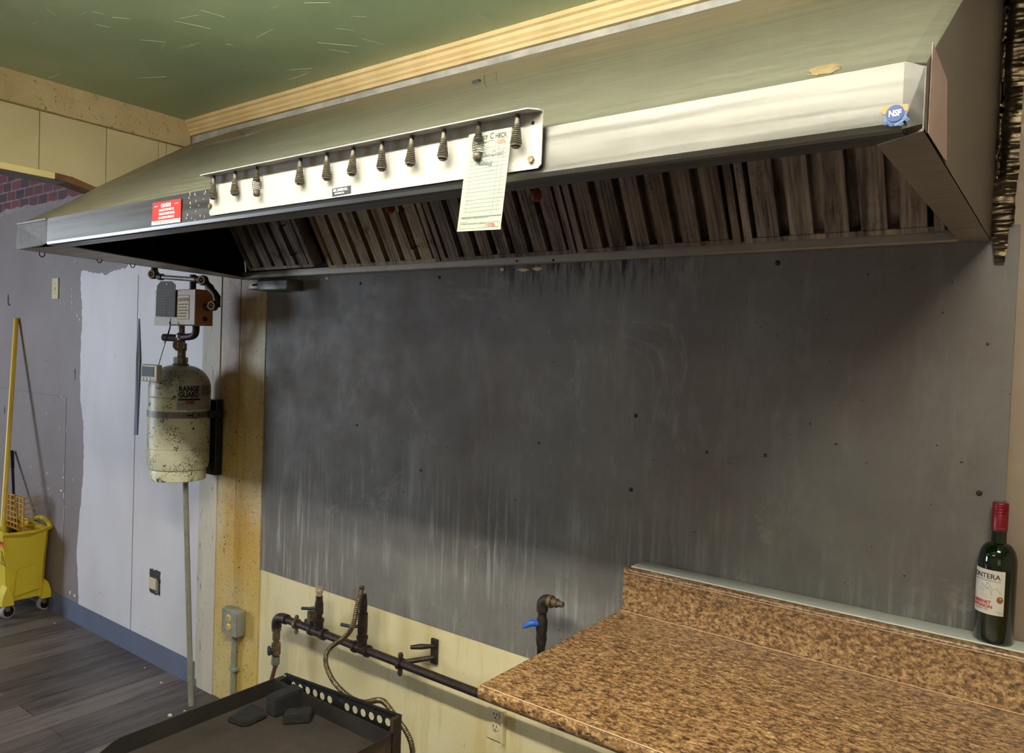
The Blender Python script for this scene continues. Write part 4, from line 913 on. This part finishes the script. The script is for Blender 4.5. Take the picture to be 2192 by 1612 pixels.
for y, z in ((-.0945, ZC + .1055), (-.106, ZC + .0008), (-.7225, ZC - .0006)):
    MB().box((cx0 + .004, y - .0012, z - .0008), (cx1, y + .0012, z + .0008)).build('edge_highlight_line', flat('painted_edge_highlight', (196, 164, 132), .4), ct)  # pale strips: the highlight along the counter edges is put into colour
# ================================================================== WINE BOTTLE
bp = at(2125, 1366, 'z', 1.0335); BX, BY, BZ = -.0915, -.0415, 1.0338
wb_ = thing('wine_bottle', 'green glass red wine bottle with red cap and cream label', 'wine bottle', (BX, BY, BZ))
rb = .0365
prof = [(0, .030), (.002, .034), (.006, rb), (.166, rb)] + [(.166 + .046 * math.sin(R(a)), .0148 + (rb - .0148) * math.cos(R(a))) for a in range(8, 90, 8)] + [(.213, .0146), (.236, .0140), (.295, .0138)]
MB().lathe((BX, BY, BZ), (0, 0, 1), prof, 48).build('glass', Mt('bottle_glass', (12, 26, 9), .05, 0, .5, Coat_Weight=.5).m, wb_, 40)
MB().lathe((BX, BY, BZ + .238), (0, 0, 1), [(0, .0149), (.036, .0152), (.037, .0146), (.038, .0152), (.0415, .0152), (.0425, .0146), (.0435, .0152), (.047, .0152), (.048, .0147), (.049, .0152), (.0525, .0152), (.0535, .0147), (.0545, .0152), (.058, .0150), (.060, .0138), (.0602, .001)], 40).build('screw_cap', X['capred'], wb_, 40)
aV = math.atan2(CAM.x - BX, -(CAM.y - BY))
la0, la1 = aV - R(84), aV + R(24)
wl = wrap('wine_label', BX, BY, rb + .0002, la0, la1, BZ + .064, BZ + .158, X['labelp'], wb_, .0004, 30)
def wtext(b, sz, a, z, m, sx=1, bold=0, align='RIGHT'): text(b, sz, (0, 0, 0), XA, ZA, m, wl, align=align, sx=sx, bold=bold, fmap=lambda x, y, zz: cyl_map(BX, BY, rb + .0009, a)(x, y + BZ + z, zz))
wtext('FRONTERA', .0150, la1 - R(13), .1395, X['ink'], .98, .0001)
wtext('CABERNET', .0094, la1 - R(36), .0860, X['wred'], 1.0, .00025); wtext('SAUVIGNON', .0094, la1 - R(32), .0772, X['wred'], 1.0, .00025)
wtext('VALLE CENTRAL - CHILE', .0030, la1 - R(44), .0725, X['sketch']); wtext('CONCHA Y TORO WINEMAKERS SINCE 1883', .0027, la1 - R(12), .1345, X['sketch'], 1)
wtext('12.5% VOL', .0026, la1 - R(3), .0712, X['sketch']); wtext('750 ML', .0026, la1 - R(3), .0680, X['sketch'])
def wstroke(name, pts, rr, mat):
    f = cyl_map(BX, BY, rb + .0008, la0)
    return MB().tube([f(x, BZ + z, 0) for x, z in pts], rr, seg=5).build(name, mat, wl)
Wl = (la1 - la0) * rb
ridge = [(.30, .112), (.36, .118), (.40, .127), (.43, .124), (.46, .120), (.50, .122), (.56, .131), (.60, .127), (.66, .121), (.72, .116), (.76, .119), (.80, .121), (.84, .116), (.95, .110)]
wstroke('mountain_sketch', [(x * Wl, z) for x, z in ridge], .0003, X['sketch'])
for k in range(22):
    x = random.uniform(.34, .72); z = .126 - abs(x - .52) * .05 - random.uniform(0, .008); wstroke('mountain_sketch', [(x * Wl, z), ((x + random.uniform(-.03, .03)) * Wl, z - random.uniform(.002, .006))], .00022, random.choice((X['sketch'], X['sketch2'])))
for k in range(9):
    x = random.uniform(.28, .55); z = random.uniform(.097, .111); wstroke('valley_sketch', [(x * Wl, z), ((x + .15) * Wl, z - .001), ((x + random.uniform(.25, .4)) * Wl, z + random.uniform(-.002, .003))], .0002, X['sketch2'])
f = cyl_map(BX, BY, rb + .0009, la1 - R(12)); mb = MB(); mb.poly([f(.0062 * math.cos(2 * math.pi * k / 24), BZ + .0975 + .0072 * math.sin(2 * math.pi * k / 24), 0) for k in range(24)]); mb.build('bronze_medal', X['bronze'], wl)
text('FRONTERA', .0045, (0, 0, 0), XA, ZA, X['gold'], wb_, name='cap_lettering', align='CENTER', fmap=lambda x, y, zz: cyl_map(BX, BY, .0154, aV)(x, y + BZ + .243, zz))

# ================================================================== MOP BUCKET, MOP, BROOM
mbk = thing('mop_bucket', 'yellow plastic mop bucket on grey casters against the far wall', 'mop bucket', (-5.0, -.14, 0))
fx = -4.78
def lerp(a, b, t): return a + (b - a) * t
mb = MB()   # body: tapering tub, open on top
def ringb(z, x1_, y0_, y1_, x0_=-5.22, c=.02):
    P = [(x0_ + c, y0_), (x1_ - c, y0_), (x1_, y0_ + c), (x1_, y1_ - c), (x1_ - c, y1_), (x0_ + c, y1_), (x0_, y1_ - c), (x0_, y0_ + c)]
    return [mb.bm.verts.new((x, y, z if not callable(z) else z(x, y))) for x, y in P]
top_z = lambda x, y: .475 + .02 * ((y + .12) / .12) ** 2
R1 = ringb(.088, -4.800, -.225, -.030, -5.20); R2 = ringb(.30, -4.792, -.235, -.022, -5.21); R3 = ringb(lambda x, y: top_z(x, y), -4.778, -.255, -.012, -5.23); R4 = ringb(lambda x, y: top_z(x, y), -4.790, -.243, -.024, -5.218); R5 = ringb(.11, -4.812, -.213, -.042, -5.19)
for a, b in ((R1, R2), (R2, R3), (R3, R4), (R4, R5)):
    for k in range(8): mb.bm.faces.new((a[k], a[(k + 1) % 8], b[(k + 1) % 8], b[k]))
mb.bm.faces.new(R1[::-1]); mb.bm.faces.new(R5)
body = mb.build('tub', X['yellow'], mbk, 40)
MB().prism([(-4.778, -.262, .470), (-4.765, -.262, .488), (-4.765, -.13, .470), (-4.765, -.012, .500), (-4.778, -.012, .478), (-4.778, -.13, .452)], (-.02, 0, 0)).build('rim', X['yellow'], mbk, 40)
MB().tube([(-4.78, -.012, .49), (-4.82, -.006, .515), (-4.90, -.006, .530), (-4.98, -.01, .515)], .014, seg=12, sm=2).build('pour_spout', X['yellow'], mbk, 40)
MB().prism([(-4.793, -.195, .115), (-4.790, -.180, .265), (-4.788, -.165, .275), (-4.788, -.085, .285), (-4.789, -.075, .275), (-4.792, -.065, .135)], (.006, 0, 0)).build('side_panel', X['yellow'], mbk)
for y0_, y1_ in ((-.262, -.200), (-.055, -.004)):
    mb = MB(); ym = (y0_ + y1_) / 2
    mb.prism([(-4.768, y0_, .075), (-4.768, y0_ + .004, .12), (-4.775, ym - .012, .16), (-4.785, ym, .18), (-4.775, ym + .012, .16), (-4.768, y1_ - .004, .12), (-4.768, y1_, .075)], (-.07, 0, 0)); mb.build('wheel_cover', X['yellow'], mbk, 40)
mb = MB(); mb.box((-5.2, -.262, .075), (-4.80, -.22, .11), bev=.006); mb.build('base_rail', X['yellow'], mbk, 40)
for y, x in ((-.228, -4.795), (-.036, -4.80)):
    wv = MB().lathe((x - .012, y, .038), (1, .25, 0), [(0, .030), (0, .038), (.024, .038), (.024, .030)], 28).build('caster_wheel', X['wheel'], mbk, 40)
    MB().lathe((x - .014, y, .038), (1, .25, 0), [(0, .012), (.0, .029), (.028, .029), (.028, .012)], 20).build('hub', X['blackp'], wv, 40)
    MB().box((x - .018, y - .012, .04), (x + .018, y + .012, .080), bev=.003).build('fork', X['galv'], wv)
yl = at(0, 1178, 'y', -.262); tri = [at(*p, 'y', -.2645) for p in ((8, 1184), (17, 1219), (-2, 1213))]
def fr(pt, d=.0): return Vector((pt.x, -.256 - d, pt.z))
def FP(x, z, o=0.0): return Vector((x, -.235 - (z - .30) * .1143 - .0004 - o, z))
def fquad(name, pts, mat, o, parent, t=.0008): return MB().prism([FP(x, z, o) for x, z in pts], (0, -t, 0)).build(name, mat, parent)
fb = fquad('warning_sticker', ((-4.87, .405), (-4.800, .405), (-4.800, .442), (-4.87, .442)), X['orange'], 0, mbk)
fquad('sticker_band', ((-4.865, .424), (-4.804, .424), (-4.804, .438), (-4.865, .438)), X['red'], .0008, fb)
fquad('slip_triangle', ((-4.872, .300), (-4.802, .298), (-4.836, .385)), X['ink'], 0, mbk)
fquad('triangle_field', ((-4.864, .305), (-4.809, .303), (-4.836, .374)), X['yellow'], .0008, mbk)
MB().tube([FP(-4.838, .350, .002), FP(-4.832, .338, .002), FP(-4.840, .328, .002), FP(-4.828, .320, .002)], .0022, seg=6).build('slipping_figure', X['ink'], mbk)
fquad('slip_line', ((-4.852, .309), (-4.826, .309), (-4.826, .313), (-4.852, .313)), X['ink'], .0016, mbk)
# wringer basket
wr = MB()
wx0, wx1, wy, wz0, wz1 = -5.15, -4.862, -.125, .47, .665
for z in [wz0 + (wz1 - wz0) * k / 6 for k in range(7)]: wr.box((wx0, wy - .006, z - .004), (wx1 + .01, wy + .006, z + .003)); wr.box((wx1 - .004, wy, z - .003), (wx1 + .004, -.04, z + .003))
for x in [wx1 - .045 * k for k in range(7)]: wr.box((x - .003, wy - .004, wz0), (x + .003, wy + .004, wz1))
wr.box((wx0, wy + .03, .43), (wx1, wy + .045, .475))
wr.build('wringer_basket', X['wring'], mbk)
m0 = at(35, 684, 'y', -.014); m1 = at(5, 1140, 'y', -.205)
mp = thing('mop', 'yellow handled mop standing in the bucket and leaning on wall', 'mop', tuple(m1))
d = (m0 - m1).normalized()
MB().cyl(m1, m0, .0135, .0135).build('handle', X['mop'], mp, 40)
MB().lathe(m0 - d * .002, d, [(0, .0145), (.006, .0145), (.010, .010), (.012, .001)], 16).build('end_cap', X['mop'], mp, 40)
MB().cyl(m1 - d * .06, m1 + d * .035, .021, .019).build('socket', X['yellow'], mp, 40)
MB().cyl(m1 - d * .15, m1 - d * .05, .020, .018).build('mop_head', flat('grey_mop_yarn', (150, 144, 132), .9), mp, 40)
b0 = at(25, 966, 'y', -.016); b1_ = at(30, 1110, 'y', -.10)
bm_ = thing('scrub_brush', 'black handled brush standing in bucket behind the yellow mop handle', 'brush', tuple(b1_))
d = (b0 - b1_).normalized()
MB().cyl(b1_, b0, .010, .010).build('handle', X['blackp'], bm_, 40); MB().cyl(b0 - d * .12, b0, .0125, .0125).build('grip', X['blackp'], bm_, 40)
MB().box(b1_ + Vector((-.03, -.02, -.10)), b1_ + Vector((.03, .02, 0)), bev=.01).build('brush_head', X['blackp'], bm_)
# crumbs of plaster on the floor
for k, (u, v, s_) in enumerate(((364, 1532, 4), (395, 1522, 2), (126, 1308, 2), (140, 1316, 3), (117, 1334, 2), (266, 1385, 2), (310, 1430, 2), (345, 1462, 2.5), (150, 1318, 2))):
    p = at(u, v, 'z', 0); s_ *= .0022
    mb = MB(); mb.prism([p + Vector((s_ * math.cos(a) * random.uniform(.7, 1.4), s_ * math.sin(a) * random.uniform(.7, 1.2), 0)) for a in (0, 1, 2.1, 3, 4.2, 5.2)], (0, 0, s_ * .5))
    o = mb.build('plaster_crumb', X['chip']); tag(o, ('largest white plaster crumb on the floor beside the griddle', 'small crumb near the foot of the grey conduit pole', 'crumb beside the right caster of mop bucket', 'crumb by the left end of the blue baseboard', 'crumb just in front of the mop bucket right wheel', 'crumb on the floor below the broken outlet',
        'crumb on the floor halfway along the blue baseboard', 'crumb on the floor left of the conduit pole', 'crumb touching the baseboard corner beside the bucket')[k], 'plaster crumb', 'plaster crumbs on the floor')
# ceiling fixtures with their lit tubes (behind and above the viewer)
def emit(name, c, st):
    m = Mt(name, (255, 255, 255)); m.b.inputs['Emission Color'].default_value = c; m.b.inputs['Emission Strength'].default_value = st; return m.m
for (x, y, hl, hw, st, c, nm) in ((-.75, -1.62, 1.2, .03, TUBE_FRONT, (1, .94, .82, 1), 'fluorescent ceiling fixture above the cook line'), (-1.6, -3.5, .62, .10, TUBE_REAR, (1, .90, .76, 1), 'fluorescent ceiling fixture at the back of the room')):
    fx_ = thing('ceiling_light', nm, 'ceiling light', (x, y, 2.52))
    MB().box((x - hl - .08, y - hw * .6, 2.505), (x + hl + .08, y + hw * .6, 2.53), bev=.004).build('housing', X['filler'], fx_)
    for e_ in (-.5, .5): MB().cyl((x + e_, y, 2.53), (x + e_, y, CEIL), .006).build('hanger_rod', X['filler'], fx_)
    tm_ = emit('lit_tube', c, st)
    for s_ in (-1, 1):
        MB().cyl((x - hl, y + s_ * hw, 2.470), (x + hl, y + s_ * hw, 2.470), .016, seg=12).build('tube', tm_, fx_, 40)
        for e_ in (-1, 1): MB().box((x + e_ * hl - .01, y + s_ * hw - .012, 2.455), (x + e_ * hl + .01, y + s_ * hw + .012, 2.51)).build('socket', X['filler'], fx_)
